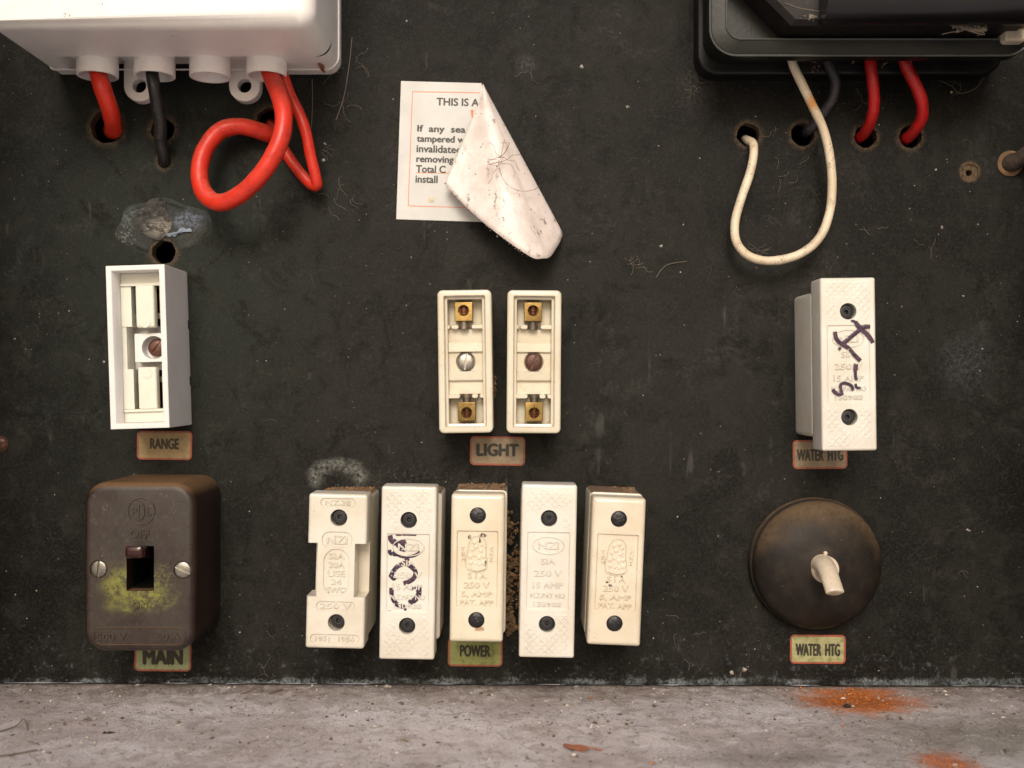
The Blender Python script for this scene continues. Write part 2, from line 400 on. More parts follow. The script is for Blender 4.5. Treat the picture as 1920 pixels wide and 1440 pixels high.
def mat_cable(name, base, dirtc=(.06, .03, .02), dirt=.8, rough=.4, streak=.0):
    s = NB(name)
    col = s.mix(s.ss(s.noise(50, 3), .35, .7), base, tuple(c*.8 for c in base))
    col = s.mix(mulf(s, s.specks(8, .14, .22), .7*dirt), col, dirtc)
    dn = s.m_('MULTIPLY', s.ss(s.sep(s.geo.outputs['Normal'])[2], .1, .8), s.ss(s.noise(7, 5, .8), .40, .62)); col = s.mix(mulf(s, dn, .45), col, (.34, .22, .16))
    col = s.mix(mulf(s, s.specks(6, .15, .22), .7), col, (.45, .34, .25)); col = s.mix(mulf(s, s.ss(s.noise(9, 6, .8), .52, .70), .25), col, (.30, .16, .12))
    sm = s.m_('MULTIPLY', s.ss(s.noise(26, 5, .7), .50, .66), s.ss(s.noise(4, 5, .8), .42, .62)); col = s.mix(mulf(s, sm, dirt), col, dirtc)
    b = s.bump(s.noise(5, 4), .5, .5)
    return s.out(col, rough, b, Specular_IOR_Level=.4)
HOLES = [(200, 238, 30), (305, 243, 22), (507, 230, 27), (307, 473, 22), (1403, 252, 21), (1505, 252, 21.5), (1623, 256, 21), (1707, 256, 21), (308, 303, 12)]
M = {}
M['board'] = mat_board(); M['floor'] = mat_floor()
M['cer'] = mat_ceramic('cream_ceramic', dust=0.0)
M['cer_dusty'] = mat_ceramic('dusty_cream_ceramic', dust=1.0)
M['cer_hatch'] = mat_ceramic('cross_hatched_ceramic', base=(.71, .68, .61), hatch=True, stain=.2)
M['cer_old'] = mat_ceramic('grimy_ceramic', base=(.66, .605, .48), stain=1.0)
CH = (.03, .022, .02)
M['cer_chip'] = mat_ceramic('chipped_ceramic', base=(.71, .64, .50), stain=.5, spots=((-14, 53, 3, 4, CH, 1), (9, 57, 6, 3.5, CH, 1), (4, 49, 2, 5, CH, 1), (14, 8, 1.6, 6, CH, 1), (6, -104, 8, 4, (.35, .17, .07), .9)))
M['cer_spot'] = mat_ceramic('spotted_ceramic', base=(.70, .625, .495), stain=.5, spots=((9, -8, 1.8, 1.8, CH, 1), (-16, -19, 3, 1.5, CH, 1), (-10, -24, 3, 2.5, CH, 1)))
M['plug'] = mat_plain('black_rubber', (.022, .022, .024), .55, .3, .25, (.10, .09, .08), bumpd=.5)
M['wax'] = mat_plain('black_wax', (.012, .012, .014), .22, .3, .1, (.1, .09, .08), bumpd=3.0, nsize=20)
M['void'] = mat_plain('unlit_black', (.002, .0018, .0016), .9, spec=.1)  # near-black: shade of holes, slots and recesses put into the colour
M['cover'] = mat_plain('ivory_plastic', (.88, .835, .79), .34, .04, .12, (.5, .38, .27), bumpd=.25)
M['grey_plastic'] = mat_plain('white_plastic', (.76, .735, .71), .42, .05, .06, (.5, .42, .33), bumpd=.3)
M['tab_plastic'] = mat_plain('yellowed_plastic', (.70, .69, .59), .35, .05, bumpd=.2)
M['red'] = mat_cable('red_cable', (.66, .032, .014), (.16, .02, .01), .5, .36)
M['red_dirty'] = mat_cable('dirty_red_cable', (.48, .010, .010), (.05, .02, .012), 1.0, .36)
M['blackcable'] = mat_cable('black_cable', (.018, .018, .018), (.07, .06, .05), .6, .32)
M['bluecable'] = mat_cable('faded_black_cable', (.030, .028, .034), (.08, .07, .06), .4, .45)
def mat_whitecable():
    s = NB('cream_cable'); base = (.72, .61, .45)
    col = s.mix(s.ss(s.noise(50, 3), .35, .7), base, (.60, .49, .34))
    sm = s.m_('MULTIPLY', s.ss(s.noise(30, 5, .7), .48, .62), s.ss(s.noise(3.5, 5, .8), .46, .6)); col = s.mix(mulf(s, sm, .7), col, (.16, .09, .05))
    p = B(1521, 194, 60); col = s.mix(mulf(s, s.spot(p.x, p.y, 9, 12, .7, .5, 8), .9), col, (.55, .22, .04))
    return s.out(col, .42, s.bump(s.noise(5, 4), .5, .5), Specular_IOR_Level=.4)
M['whitecable'] = mat_whitecable()
M['brass'] = mat_plain('brass', (.36, .235, .08), .42, .5, .9, (.09, .05, .022), metal=.9, bumpd=.8)
M['brass_dark'] = mat_plain('tarnished_steel', (.20, .16, .12), .45, .4, .5, (.10, .06, .03), metal=.8, bumpd=1.0)
M['copper'] = mat_plain('oxidised_copper', (.28, .10, .05), .5, .4, .5, (.05, .02, .01), metal=.5, bumpd=1.5)
M['steel'] = mat_plain('dull_steel', (.33, .31, .27), .38, .4, .7, (.16, .12, .09), metal=.95, bumpd=.8)
M['rust'] = mat_plain('rusty_screw', (.10, .045, .030), .38, .4, .5, (.22, .085, .035), metal=.4, bumpd=1.5)
M['slot'] = mat_plain('dark_slot', (.02, .015, .012), .7)
def mat_switch():
    s = NB('brown_bakelite')
    n1 = s.noise(60, 5, .65); n2 = s.noise(12, 5, .7); nz = s.sep(s.geo.outputs['Normal']); x, y, z = s.sep(s.local)
    front = s.ss(s.m_('MULTIPLY', nz[1], -1), .6, .95)
    col = s.mix(s.ss(n1, .3, .7), (.016, .008, .006), (.030, .015, .011))
    film = s.m_('MULTIPLY', front, s.ss(n1, .25, .6)); col = s.mix(mulf(s, film, .8), col, (.040, .032, .025))
    col = s.mix(mulf(s, s.m_('MULTIPLY', front, s.ss(n2, .5, .75)), .3), col, (.085, .072, .056))
    col = s.mix(mulf(s, s.m_('MULTIPLY', front, s.ss(s.noise(28, 6, .75, dist=.8), .50, .38)), .6), col, (.026, .016, .012))
    scr = s.m_('MULTIPLY', front, s.ss(s.m_('ABSOLUTE', s.m_('SUBTRACT', s.noise(42, 2, .4, dist=2.5), .5)), .006, .002)); col = s.mix(mulf(s, scr, .3), col, (.16, .14, .11))
    g = s.m_('MULTIPLY', s.spot(-34, -34, 26, 38, .5, .8, 20), s.ss(s.noise(10, 5, .7), .32, .68)); g2 = s.m_('MULTIPLY', s.spot(4, -52, 46, 22, .6, .8, 18), s.ss(s.noise(8, 5, .7), .34, .70))
    g3 = s.m_('MULTIPLY', s.spot(38, -30, 18, 32, .6, .8, 14), s.ss(s.noise(6, 5, .8), .46, .64)); g = s.m_('MAXIMUM', g, mulf(s, g3, .6))
    g = s.m_('MAXIMUM', g, g2); g = s.m_('MULTIPLY', g, front); col = s.mix(mulf(s, g, .72), col, (.27, .27, .045))
    d = s.m_('MULTIPLY', s.ss(nz[2], .25, .8), s.ss(s.noise(14, 5, .7), .15, .45)); col = s.mix(mulf(s, d, .95), col, (.15, .085, .040))
    col = s.mix(mulf(s, s.specks(20, .06, .4), .8), col, (.28, .22, .16))
    b = s.bump(s.noise(3, 4, .7), .6, .5)
    return s.out(col, s.m_('MULTIPLY_ADD', front, .18, .32), b, Specular_IOR_Level=.45)
M['switch'] = mat_switch()
M['toggle'] = mat_plain('dark_red_bakelite', (.036, .010, .008), .10, .2, bumpd=.3)
def mat_rotary():
    s = NB('black_bakelite')
    nz = s.sep(s.geo.outputs['Normal']); n1 = s.noise(50, 5, .6)
    col = s.mix(s.ss(n1, .3, .7), (.008, .006, .005), (.016, .012, .009))
    x, y, z = s.sep(s.local)
    d = s.m_('MULTIPLY', s.ss(s.m_('ADD', nz[2], s.m_('MULTIPLY', s.m_('SUBTRACT', s.noise(60, 4), .5), .9)), .02, .75), s.ss(s.noise(9, 5, .7), .2, .5))
    col = s.mix(mulf(s, d, .85), col, (.125, .082, .045))
    col = s.mix(mulf(s, s.ss(s.noise(34, 6, .7), .48, .66), .35), col, (.040, .030, .020))
    col = s.mix(mulf(s, s.specks(15, .07, .3), .7), col, (.25, .2, .15))
    b = s.bump(s.noise(2.5, 4, .7), .5, .5)
    return s.out(col, s.m_('MULTIPLY_ADD', d, .3, .52), b, Specular_IOR_Level=.25)
M['rotary'] = mat_rotary()
M['lever'] = mat_plain('aged_ivory', (.60, .51, .39), .4, .15, .5, (.30, .2, .12), bumpd=.5)
def mat_ink():
    s = NB('purple_marker_ink')
    col = s.mix(s.ss(s.noise(14, 4), .4, .6), (.016, .006, .030), (.060, .022, .050))
    m = s.ss(s.noise(7, 6, .75, dist=.5), .36, .48)
    tr = s.n.new('ShaderNodeBsdfTransparent'); mx = s.n.new('ShaderNodeMixShader'); out = s.n['Material Output']
    s.link(m, mx.inputs[0]); s.t.links.new(tr.outputs[0], mx.inputs[1]); s.t.links.new(s.b.outputs[0], mx.inputs[2]); s.t.links.new(mx.outputs[0], out.inputs[0])
    return s.out(col, .45)
M['ink'] = mat_ink()
def mat_label(name, base, stain, k):
    s = NB(name); n = s.noise(16, 5, .7)
    col = s.mix(mulf(s, s.ss(n, .42, .68), k), base, stain); col = s.mix(mulf(s, s.specks(9, .12, .25), .5), col, (.05, .04, .03))
    col = s.mix(mulf(s, s.ss(s.noise(3, 4, .8), .5, .7), .35), col, tuple(c*.6 for c in base))
    return s.out(col, .5, s.bump(s.noise(3, 4), .4, .5))
M['lab_tan'] = mat_label('tan_label', (.38, .27, .13), (.22, .17, .08), .7)
M['lab_grey'] = mat_label('faded_label', (.29, .215, .13), (.17, .13, .085), .7)
M['lab_green'] = mat_label('greenish_label', (.36, .34, .17), (.14, .17, .045), .8)
M['lab_olive'] = mat_label('olive_label', (.28, .30, .10), (.12, .15, .03), .8)
M['lab_pale'] = mat_label('pale_green_label', (.30, .34, .18), (.16, .19, .07), .7)
M['lab_red'] = mat_label('red_border', (.34, .085, .045), (.16, .06, .035), .8)
M['lab_text'] = mat_plain('label_ink', (.030, .026, .016), .55, .3)
M['lab_faint'] = mat_plain('faded_label_ink', (.055, .045, .028), .55, .3)
M['paper'] = mat_plain('white_paper', (.58, .575, .54), .5, .08, .12, (.42, .38, .32), bumpd=.2)
def mat_curl():
    s = NB('dusty_sticker_back')
    col = s.mix(s.ss(s.noise(40, 4), .35, .7), (.72, .64, .59), (.60, .52, .47))
    col = s.mix(mulf(s, s.specks(7, .16, .30), .85), col, (.22, .13, .09))
    col = s.mix(mulf(s, s.specks(13, .15, .45), .95), col, (.10, .065, .05))
    col = s.mix(mulf(s, s.ss(s.noise(4, 5, .8), .54, .70), .3), col, (.45, .33, .28))
    col = s.mix(mulf(s, s.m_('MULTIPLY', s.ss(s.noise(11, 4, .7, stretch=(1, 1, .4)), .58, .64), s.ss(s.noise(50, 3), .45, .6)), .8), col, (.16, .11, .09))
    col = s.mix(mulf(s, s.m_('MULTIPLY', s.ss(s.noise(45, 4), .5, .65), s.ss(s.noise(3, 5, .8), .5, .62)), .5), col, (.42, .24, .17))
    return s.out(col, .38, s.bump(s.noise(16, 4), 2.0, .5), Specular_IOR_Level=.5)
M['curl'] = mat_curl()
M['orange'] = mat_plain('orange_print', (.70, .19, .07), .5, .1)
M['print'] = mat_plain('black_print', (.045, .040, .036), .5, .2)
M['meter'] = mat_plain('black_phenolic', (.007, .0065, .006), .42, .3, .3, (.025, .023, .02), spec=.3, bumpd=.4)
M['meter_in'] = mat_plain('brownish_black_casing', (.012, .0095, .009), .42, .2, .3, (.08, .065, .055), bumpd=.6, nsize=25, spec=.25)
M['smoky'] = mat_plain('smoky_cover_flange', (.007, .008, .0065), .38, .35, .4, (.024, .025, .020), bumpd=.4, nsize=30, spec=.3)
M['smoky_edge'] = mat_plain('pale_cover_edge', (.075, .08, .068), .35, .3, .2, (.05, .05, .04), bumpd=.4)  # paler than the flange it outlines
M['gloss'] = mat_plain('glossy_black_cover', (.008, .007, .008), .22, .2, .2, (.02, .017, .015), bumpd=.3, nsize=30, spec=.4)
M['web'] = mat_plain('cobweb', (.50, .44, .36), .9, .2)
M['webdark'] = mat_plain('dusty_web', (.22, .18, .14), .9, .3)
M['hair'] = mat_plain('brown_hair', (.26, .13, .07), .6, .3)
M['grit'] = mat_plain('grit', (.17, .125, .09), .9, .6, .6, (.5, .45, .40), nsize=5)
M['grit_pale'] = mat_plain('pale_grit', (.52, .46, .40), .9, .5, .4, (.2, .14, .1), nsize=5)
M['fluff'] = mat_plain('brown_dust', (.22, .13, .065), .95, .4, .5, (.10, .06, .035), nsize=6, bumpd=1)
M['leaf'] = mat_plain('dry_leaf', (.34, .12, .06), .6, .3, .5, (.5, .25, .06))
M['twig'] = mat_plain('twig', (.17, .115, .09), .8, .3)
def mat_ash():
    s = NB('ashy_crust')
    col = s.mix(s.ss(s.noise(14, 6, .75), .38, .62), (.018, .016, .015), (.070, .066, .062))
    c = s.m_('MULTIPLY', s.spot(-4, 0, 26, 15, .6, .7, 14), s.ss(s.noise(8, 6, .8, stretch=(.5, 1, 1)), .40, .56)); col = s.mix(mulf(s, c, .9), col, (.36, .33, .27))
    col = s.mix(mulf(s, s.ss(s.noise(5, 5, .8, stretch=(.4, 1, 1)), .56, .66), .5), col, (.26, .23, .20))
    return s.out(col, .85, s.bump(s.noise(6, 6, .8, stretch=(.6, 1, 1)), 6, .9))
M['ash'] = mat_ash()
def mat_crust():
    s = NB('blistered_paint')
    v = s.local
    col = s.mix(s.ss(s.noise(16, 5, .7), .4, .65), (.009, .012, .0095), (.022, .027, .022))
    col = s.mix(mulf(s, s.m_('MULTIPLY', s.spot(48, 14, 30, 16, .6, .7, 14), s.ss(s.noise(6, 5, .8), .40, .6)), .75), col, (.16, .19, .25))
    col = s.mix(mulf(s, s.m_('MULTIPLY', s.spot(-50, 22, 30, 14, .6, .7, 14), s.ss(s.noise(6, 5, .8), .42, .6)), .6), col, (.16, .20, .20))
    col = s.mix(mulf(s, s.m_('MULTIPLY', s.spot(-72, -20, 18, 34, .6, .9, 14), s.ss(s.noise(4, 5, .8), .52, .62)), .7), col, (.30, .29, .26))
    col = s.mix(mulf(s, s.m_('MULTIPLY', s.spot(58, -8, 40, 20, .6, .7, 12), s.ss(s.noise(4, 5, .8), .48, .6)), .6), col, (.06, .05, .03))
    return s.out(col, .6, s.bump(s.noise(4, 5, .8), 2.5, .7))
M['crust'] = mat_crust()
M['bluechip'] = mat_plain('pale_blue_flake', (.22, .27, .33), .7, .3, .4, (.12, .13, .13), bumpd=1.5)
M['sidewall'] = mat_plain('shading_side_wall', (.03, .027, .024), .7)
M['bounce_ground'] = mat_plain('pale_bounce', (.76, .72, .69), .9, .12, nsize=900)  # very pale so the added plane bounces more light

# ------------------------------------------------------------------ setting
def ragged(r, cx, cy, n=40, amp=.05):
    return [(cx+r*(1+amp*noise.noise(Vector((math.cos(2*PI*i/n)*2+cx, math.sin(2*PI*i/n)*2+cy, 3))))*math.cos(2*PI*i/n),
             cy+r*(1+amp*noise.noise(Vector((math.cos(2*PI*i/n)*2+cx, math.sin(2*PI*i/n)*2+cy, 3))))*math.sin(2*PI*i/n)) for i in range(n)]
bd = MB(); bd.stack([([(-1090, -559), (1090, -566.5), (1090, 1280), (-1090, 1280)], z) for z in (-22, 0)])
cuts = []
for hx, hy, hr in HOLES:
    p = B(hx, hy); c = MB(); c.stack([(ragged(hr, p.x, p.y, amp=.10), -40), (ragged(hr, p.x, p.y, amp=.10), -3), (ragged(hr*1.06, p.x, p.y, amp=.14), 12)]); cuts.append(c)
p = B(1818, 324); c = MB(); c.stack([(ragged(6, p.x, p.y, 16, .3), -40), (ragged(6, p.x, p.y, 16, .3), 12)]); cuts.append(c)
c = MB(); c.stack([(ragged(16, p.x, p.y, 24, .2), -3.0), (ragged(17, p.x, p.y, 24, .2), 5)]); cuts.append(c)
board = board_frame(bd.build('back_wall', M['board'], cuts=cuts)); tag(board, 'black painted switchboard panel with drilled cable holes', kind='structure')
cv = MB(); cv.box(-1090, 1090, -566, 1280, -150, -140); cv.box(-1090, -1080, -566, 1280, -139, -23); cv.box(1080, 1090, -566, 1280, -139, -23)
cv.box(-1079, 1079, -566, -556, -139, -23); cv.box(-1079, 1079, 1270, 1280, -139, -23)
tag(board_frame(cv.build('cavity_backing', M['void'])), 'black box added behind the switchboard to keep its holes dark', kind='structure')  # box added behind the board so no sky shows through its holes
# floor slab: local frame x right, y towards the viewer, z up; lies at the foot of the board
def floor_z(x): return -559.5-3.6-(x+1090)/2180*7.5
fl = MB(); NX, NY = 150, 60
grid = [[None]*(NY+1) for _ in range(NX+1)]; vv = []
for i in range(NX+1):
    for j in range(NY+1):
        x = -1090+2180*i/NX; y = -20+720*(j/NY)
        z = floor_z(x)+2.2*noise.noise(Vector((x*.02, y*.03, 0)))+1.2*noise.noise(Vector((x*.07, y*.09, 5)))-(1.5 if y < 2 else 0)
        grid[i][j] = len(vv); vv.append((x, -y, z))
ff = [(grid[i][j], grid[i][j+1], grid[i+1][j+1], grid[i+1][j]) for i in range(NX) for j in range(NY)]
fl.raw(vv, ff); k = len(fl.v)
floor = fl.build('floor', M['floor'], ang=60, recalc=False)
# the slab material is written in (x, distance from the board): flip y with the object's scale-free rotation
me = floor.data
for v in me.vertices: v.co = Vector((v.co.x, -v.co.y, v.co.z))
floor.matrix_basis = Matrix.Identity(4)
for v in me.vertices: v.co = Vector((v.co.x, v.co.y, -v.co.z))
floor.rotation_euler = (PI, 0, 0); tag(floor, 'dusty grey slab at the foot of the switchboard', kind='structure')
for sx, nm in ((-1, 'shade_wall_left'), (1, 'shade_wall_right')):
    b = MB(); x0, x1 = (990, 1010); b.box(min(sx*x0, sx*x1), max(sx*x0, sx*x1), -555, 1275, 1, 480)
    tag(board_frame(b.build(nm, M['sidewall'])), 'unseen dark cabinet side added to shade the board edge', kind='structure')  # unseen walls added to block light and darken the board edges
g = MB(); g.raw([(-90000, -90000, -4300), (90000, -90000, -4300), (90000, 90000, -4300), (-90000, 90000, -4300)], [(0, 1, 2, 3)])
tag(g.build('bounce_ground', M['bounce_ground']), 'unseen pale plane added below to bounce light upward', kind='structure')  # unseen plane added to bounce light onto downward faces

# ------------------------------------------------------------------ shared parts
def screw(name, parent, x, y, z, r, ang, mat, dome=4, label=None):
    b = MB(); b.cyl(r, z-6, z+dome, x, y, 28, dome=dome)
    a = math.radians(ang); c = MB(); hw = r*.12
    P = [(-r*1.2, -hw), (r*1.2, -hw), (r*1.2, hw), (-r*1.2, hw)]
    P = [(x+px*math.cos(a)-py*math.sin(a), y+px*math.sin(a)+py*math.cos(a)) for px, py in P]
    c.stack([(P, z+dome-3.2), (P, z+20)])
    o = b.build(name, mat, parent, ang=50, cuts=[c])
    if label: o['label'] = label
    return o
def ring_line(b, wd, ht, r, cx, cy, z, t=1.0, n=6):
    P = [(x, y, z) for x, y in rrect(wd, ht, r, cx, cy, n)]; b.tube(P, t, 6, closed=True)
def ell_line(b, rx, ry, cx, cy, z, t=1.0):
    b.tube([(cx+rx*math.cos(2*PI*i/32), cy+ry*math.sin(2*PI*i/32), z) for i in range(32)], t, 6, closed=True)

HB, HF = 104, 158
def fuse_base(root, mat, w_=96, l_=256, cx=0, cy=0):
    b = MB(); b.rbox(w_, l_, 0, HB-1, 9, 3, cx, cy, 5)
    return b.build('fuse_base', mat, root)
def plugs(root, pos, mat, r=12.5, z=HF-7, center=True):
    for x, y, jx, jy in pos:
        b = MB()
        if center:
            b.lathe([(r, z-18), (r, z-1.5), (r-1.6, z), (r*.62, z+.3), (r*.56, z-1), (r*.34, z-1), (r*.28, z-8)], x+jx, y+jy, 28)
        else: b.cyl(r+1.6, z-12, z+6.5, x, y, 28, dome=4)
        b.build('screw_plug', mat, root, ang=50)
def carrier_hatched(root, cx=0, cy=0, mat=None, lines=None):
    b = MB(); b.rbox(95, 298, HB, HF, 4, 4.5, cx, cy, 3, bb=1)
    cut = [MB().cyl(14.2, HF-22, HF+10, cx, cy+s*91, 32) for s in (1, -1)]
    rc = MB(); rc.stack([(rrect(70, 131, 1.5, cx, cy, 2), HF-2.2), (rrect(74, 135, 1.5, cx, cy, 2), HF+.01), (rrect(74, 135, 1.5, cx, cy, 2), HF+5)]); cut.append(rc)
    car = b.build('fuse_carrier', mat or M['cer_hatch'], root, cuts=cut)
    t = MB(); z0, z1 = HF-2.6, HF-.9
    ell_line(t, 27, 15, cx, cy+44, z1-.8, 1.1); t.text('NZI', 36, 13, cx, cy+44, z0, z1, .028)
    for body, wd, ht, yy in (('SIA', 24, 11, 17), ('250 V', 48, 11, -4), ('15 AMP', 52, 11, -24), ('N.Z.PAT NO', 60, 9, -42), ('130988', 48, 9, -57)):
        t.text(body, wd, ht, cx, cy+yy, z0, z1, .028)
    t.build('raised_lettering', mat or M['cer_hatch'], root)
    return car
def crest(t, cx, cy, z0, z1):
    """a small moulded oval emblem: an arched outline over a low bowl, filled with knobs"""
    P = [(-17, -28), (-20, -12), (-17, 2), (-15, 16), (-8, 27), (2, 30), (11, 26), (15, 14), (15, 0), (17, -14), (15, -28), (0, -33)]
    t.tube(cat([(cx+x, cy+y, z1-1) for x, y in P], 4, True), .9, 6, closed=True)
    rr = random.Random(3)
    for x, y, r in ((-6, 18, 4), (3, 21, 4), (8, 14, 3), (-2, 10, 4), (-9, 6, 3.5), (6, 4, 3.5), (-12, -6, 4.5), (-4, -4, 3), (3, -8, 4), (11, -6, 4), (-11, -17, 4), (-3, -18, 3.5), (4, -20, 3), (11, -17, 4.5)):
        t.cyl(r, z0, z1-.3, cx+x, cy+y, 12, dome=1.4)
    t.tube(cat([(cx-14, cy-26, z1-.8), (cx, cy-30, z1-.8), (cx+14, cy-26, z1-.8)], 4), 1.6, 6)
    for s, body in ((-1, 'TEM'), (1, 'CNZ')):
        for i, ch in enumerate(body): t.text(ch, 6, 6.5, cx+s*(25-.5*i), cy+7-i*9, z0, z1, .01)
def carrier_smooth(root, cx=0, cy=0, mat=None):
    W_, L_ = 92, 255; b = MB(); rings = []
    b.rbox(W_, L_, HB, HF, 5, 8, cx, cy, 4, bb=1)
    cut = [MB().cyl(14.0, HF-22, HF+10, cx, cy+dy, 32) for dy in (91, -89)]
    rc = MB(); rc.stack([(rrect(68, 128, 1, cx, cy-1, 2), HF-3.0), (rrect(71, 131, 1, cx, cy-1, 2), HF+.01), (rrect(71, 131, 1, cx, cy-1, 2), HF+5)]); cut.append(rc)
    car = b.build('fuse_carrier', mat, root, cuts=cut)
    t = MB(); z0, z1 = HF-3.4, HF-1.3
    crest(t, cx, cy+26, z0, z1)
    for body, wd, ht, yy in (('S I A', 32, 11, -13), ('250 V', 44, 11, -29), ('5, AMP', 54, 11, -45), ('PAT. APP', 58, 10, -59)):
        t.text(body, wd, ht, cx, cy+yy, z0, z1, .028)
    t.build('raised_lettering', mat, root); return car

G = 'ceramic rewirable fuses in the bottom row'
# --- fuse 1: waisted carrier
f1 = empty('ceramic_fuse', -302, -322, 0, -1.4, 'cream ceramic fuse with a narrow waisted carrier, leftmost of the bottom row', 'fuse', G)
fuse_base(f1, M['cer_dusty'], cx=2, cy=0)
b = MB(); b.rbox(101, 266, HB, HF, 5, 5, 0, 0, 4, bb=1)
cut = [MB().cyl(14.5, HF-24, HF+10, 2, 92, 32), MB().cyl(14.5, HF-24, HF+10, 2, -88, 32)]
for s in (-1, 1):
    c = MB(); x0, x1 = (31, 70) if s > 0 else (-70, -33); c.stack([([(x0, -44), (x1, -44), (x1, 48), (x0, 48)], z) for z in (HB+6 if s > 0 else HB-10, HF+20)]); cut.append(c)
for cx_, cy_, w_, h_, r_ in ((0, 118, 60, 14, 7), (0, 54, 52, 27, 13), (0, -2, 44, 80, 21), (0, -60, 66, 15, 7), (0, -116, 84, 14, 7)):
    c = MB(); c.stack([(rrect(w_, h_, r_, cx_, cy_, 6), HF-1.8), (rrect(w_, h_, r_, cx_, cy_, 6), HF+8)]); cut.append(c)
b.build('fuse_carrier', M['cer'], f1, cuts=cut)
t = MB(); z0, z1 = HF-2.4, HF-.4
for body, wd, ht, yy in (('NZ.38', 44, 9, 118), ('NZI', 36, 15, 54), ('SIA', 28, 11, 26), ('20A', 28, 11, 11), ('USE', 30, 11, -4), ('24', 18, 10, -18), ('SWG', 34, 10, -32), ('250 V', 54, 10, -60), ('1951  1956', 68, 9, -116)):
    t.text(body, wd, ht, 0, yy, z0, z1, .028)
t.build('raised_lettering', M['cer'], f1)
plugs(f1, ((2, 92, 0, 1), (2, -88, 2, 2)), M['plug'])
# --- fuse 2: hatched with purple ink
f2 = empty('ceramic_fuse', -179, -325, 0, -.9, 'long cross-hatched ceramic fuse smeared with purple marker, second from left in the bottom row', 'fuse', G)
fuse_base(f2, M['cer_dusty'], 98, 262, 4, 3); carrier_hatched(f2)
plugs(f2, ((0, 91, 0, 0), (0, -91, 0, 0)), M['plug'])
def ink(root, strokes, hz, ox, oy, k):
    b = MB()
    for r, pts in strokes:
        P = cat([tuple(Lc(root, ox+x/k, oy+y/k, hz)) for x, y in pts], 5)
        P = [Vector((p.x, p.y, p.z)) for p in P]; b.tube(P, r*.8, 8, flat=.10)
    b.build('marker_scrawl', M['ink'], root)
ink(f2, ((5.5, [(600, 505), (612, 540), (640, 560)]), (3, [(640, 501), (700, 498), (775, 500)]), (6, [(620, 540), (660, 560), (690, 540)]), (7, [(655, 590), (690, 550), (680, 610)]),
         (4, [(598, 600), (606, 625), (650, 632)]), (3.5, [(620, 610), (680, 645), (755, 640), (800, 615)]), (5, [(720, 655), (690, 690), (650, 710), (622, 745), (605, 780)]),
         (5, [(700, 690), (745, 715), (770, 750), (755, 790), (720, 812), (690, 820)]), (3, [(600, 770), (625, 795), (640, 780)]),
         (5, [(612, 850), (612, 890), (625, 930), (655, 965), (700, 975)]), (6, [(790, 845), (790, 890), (765, 930), (725, 950)]), (3, [(740, 860), (770, 850), (800, 852)]), (3, [(700, 1000), (703, 985)]), (3, [(590, 1008), (620, 1012)])), HF-1.7, 560, 860, 3.512)
# --- fuse 3
f3 = empty('ceramic_fuse', -60, -317, 0, -.8, 'smooth ceramic fuse with wax plugs and chipped emblem directly above the POWER label', 'fuse', G)
fuse_base(f3, M['cer_dusty'], 94, 256, 3, 2); carrier_smooth(f3, mat=M['cer_chip']); plugs(f3, ((0, 91, 0, 0), (0, -89, 0, 0)), M['wax'], z=HF-6, center=False)
# --- fuse 4
f4 = empty('ceramic_fuse', 62, -322, 0, -1.1, 'long clean cross-hatched ceramic fuse with rubber plugs, second from right in the bottom row', 'fuse', G)
fuse_base(f4, M['cer_dusty'], 92, 262, -2, 0); carrier_hatched(f4); plugs(f4, ((0, 91, 0, 0), (0, -91, 0, 0)), M['plug'])
# --- fuse 5
f5 = empty('ceramic_fuse', 180, -323, 0, -2.4, 'leaning smooth ceramic fuse with wax plugs, rightmost of the bottom row', 'fuse', G)
fuse_base(f5, M['cer_dusty'], 94, 256, 0, 3); carrier_smooth(f5, mat=M['cer_spot']); plugs(f5, ((0, 91, 0, 0), (0, -89, 0, 0)), M['wax'], z=HF-6, center=False)
# --- water heater fuse
f6 = empty('ceramic_fuse', 578, 34, 0, .7, 'long ceramic fuse with black marker scrawl standing above the faded water heating label', 'fuse')
b = MB(); b.rbox(94, 258, 0, HB-1, 8, 3, 0, 1, 5); b.build('fuse_base', M['cer'], f6)
carrier_hatched(f6, 1, 0); plugs(f6, ((1, 91, -1, -1), (1, -91, -1, 0)), M['plug'])
ink(f6, ((3, [(560, 370), (575, 367), (600, 380)]), (4.6, [(590, 375), (625, 415), (665, 450), (690, 480), (708, 515)]), (4.5, [(690, 405), (650, 405), (620, 425), (570, 465), (530, 500), (495, 525)]), (4.2, [(452, 438), (462, 485), (495, 520), (540, 545), (575, 585), (625, 635)]),
         (3, [(480, 545), (490, 560)]), (4.6, [(595, 655), (590, 700)]), (3.2, [(590, 700), (592, 740), (598, 765)]), (3.6, [(438, 828), (455, 850), (480, 862), (508, 852)]), (3.2, [(497, 848), (490, 800), (515, 785), (560, 800), (575, 835)]), (2.6, [(590, 790), (600, 815), (625, 818)])), HF+.5, 1440, 500, 3.6)

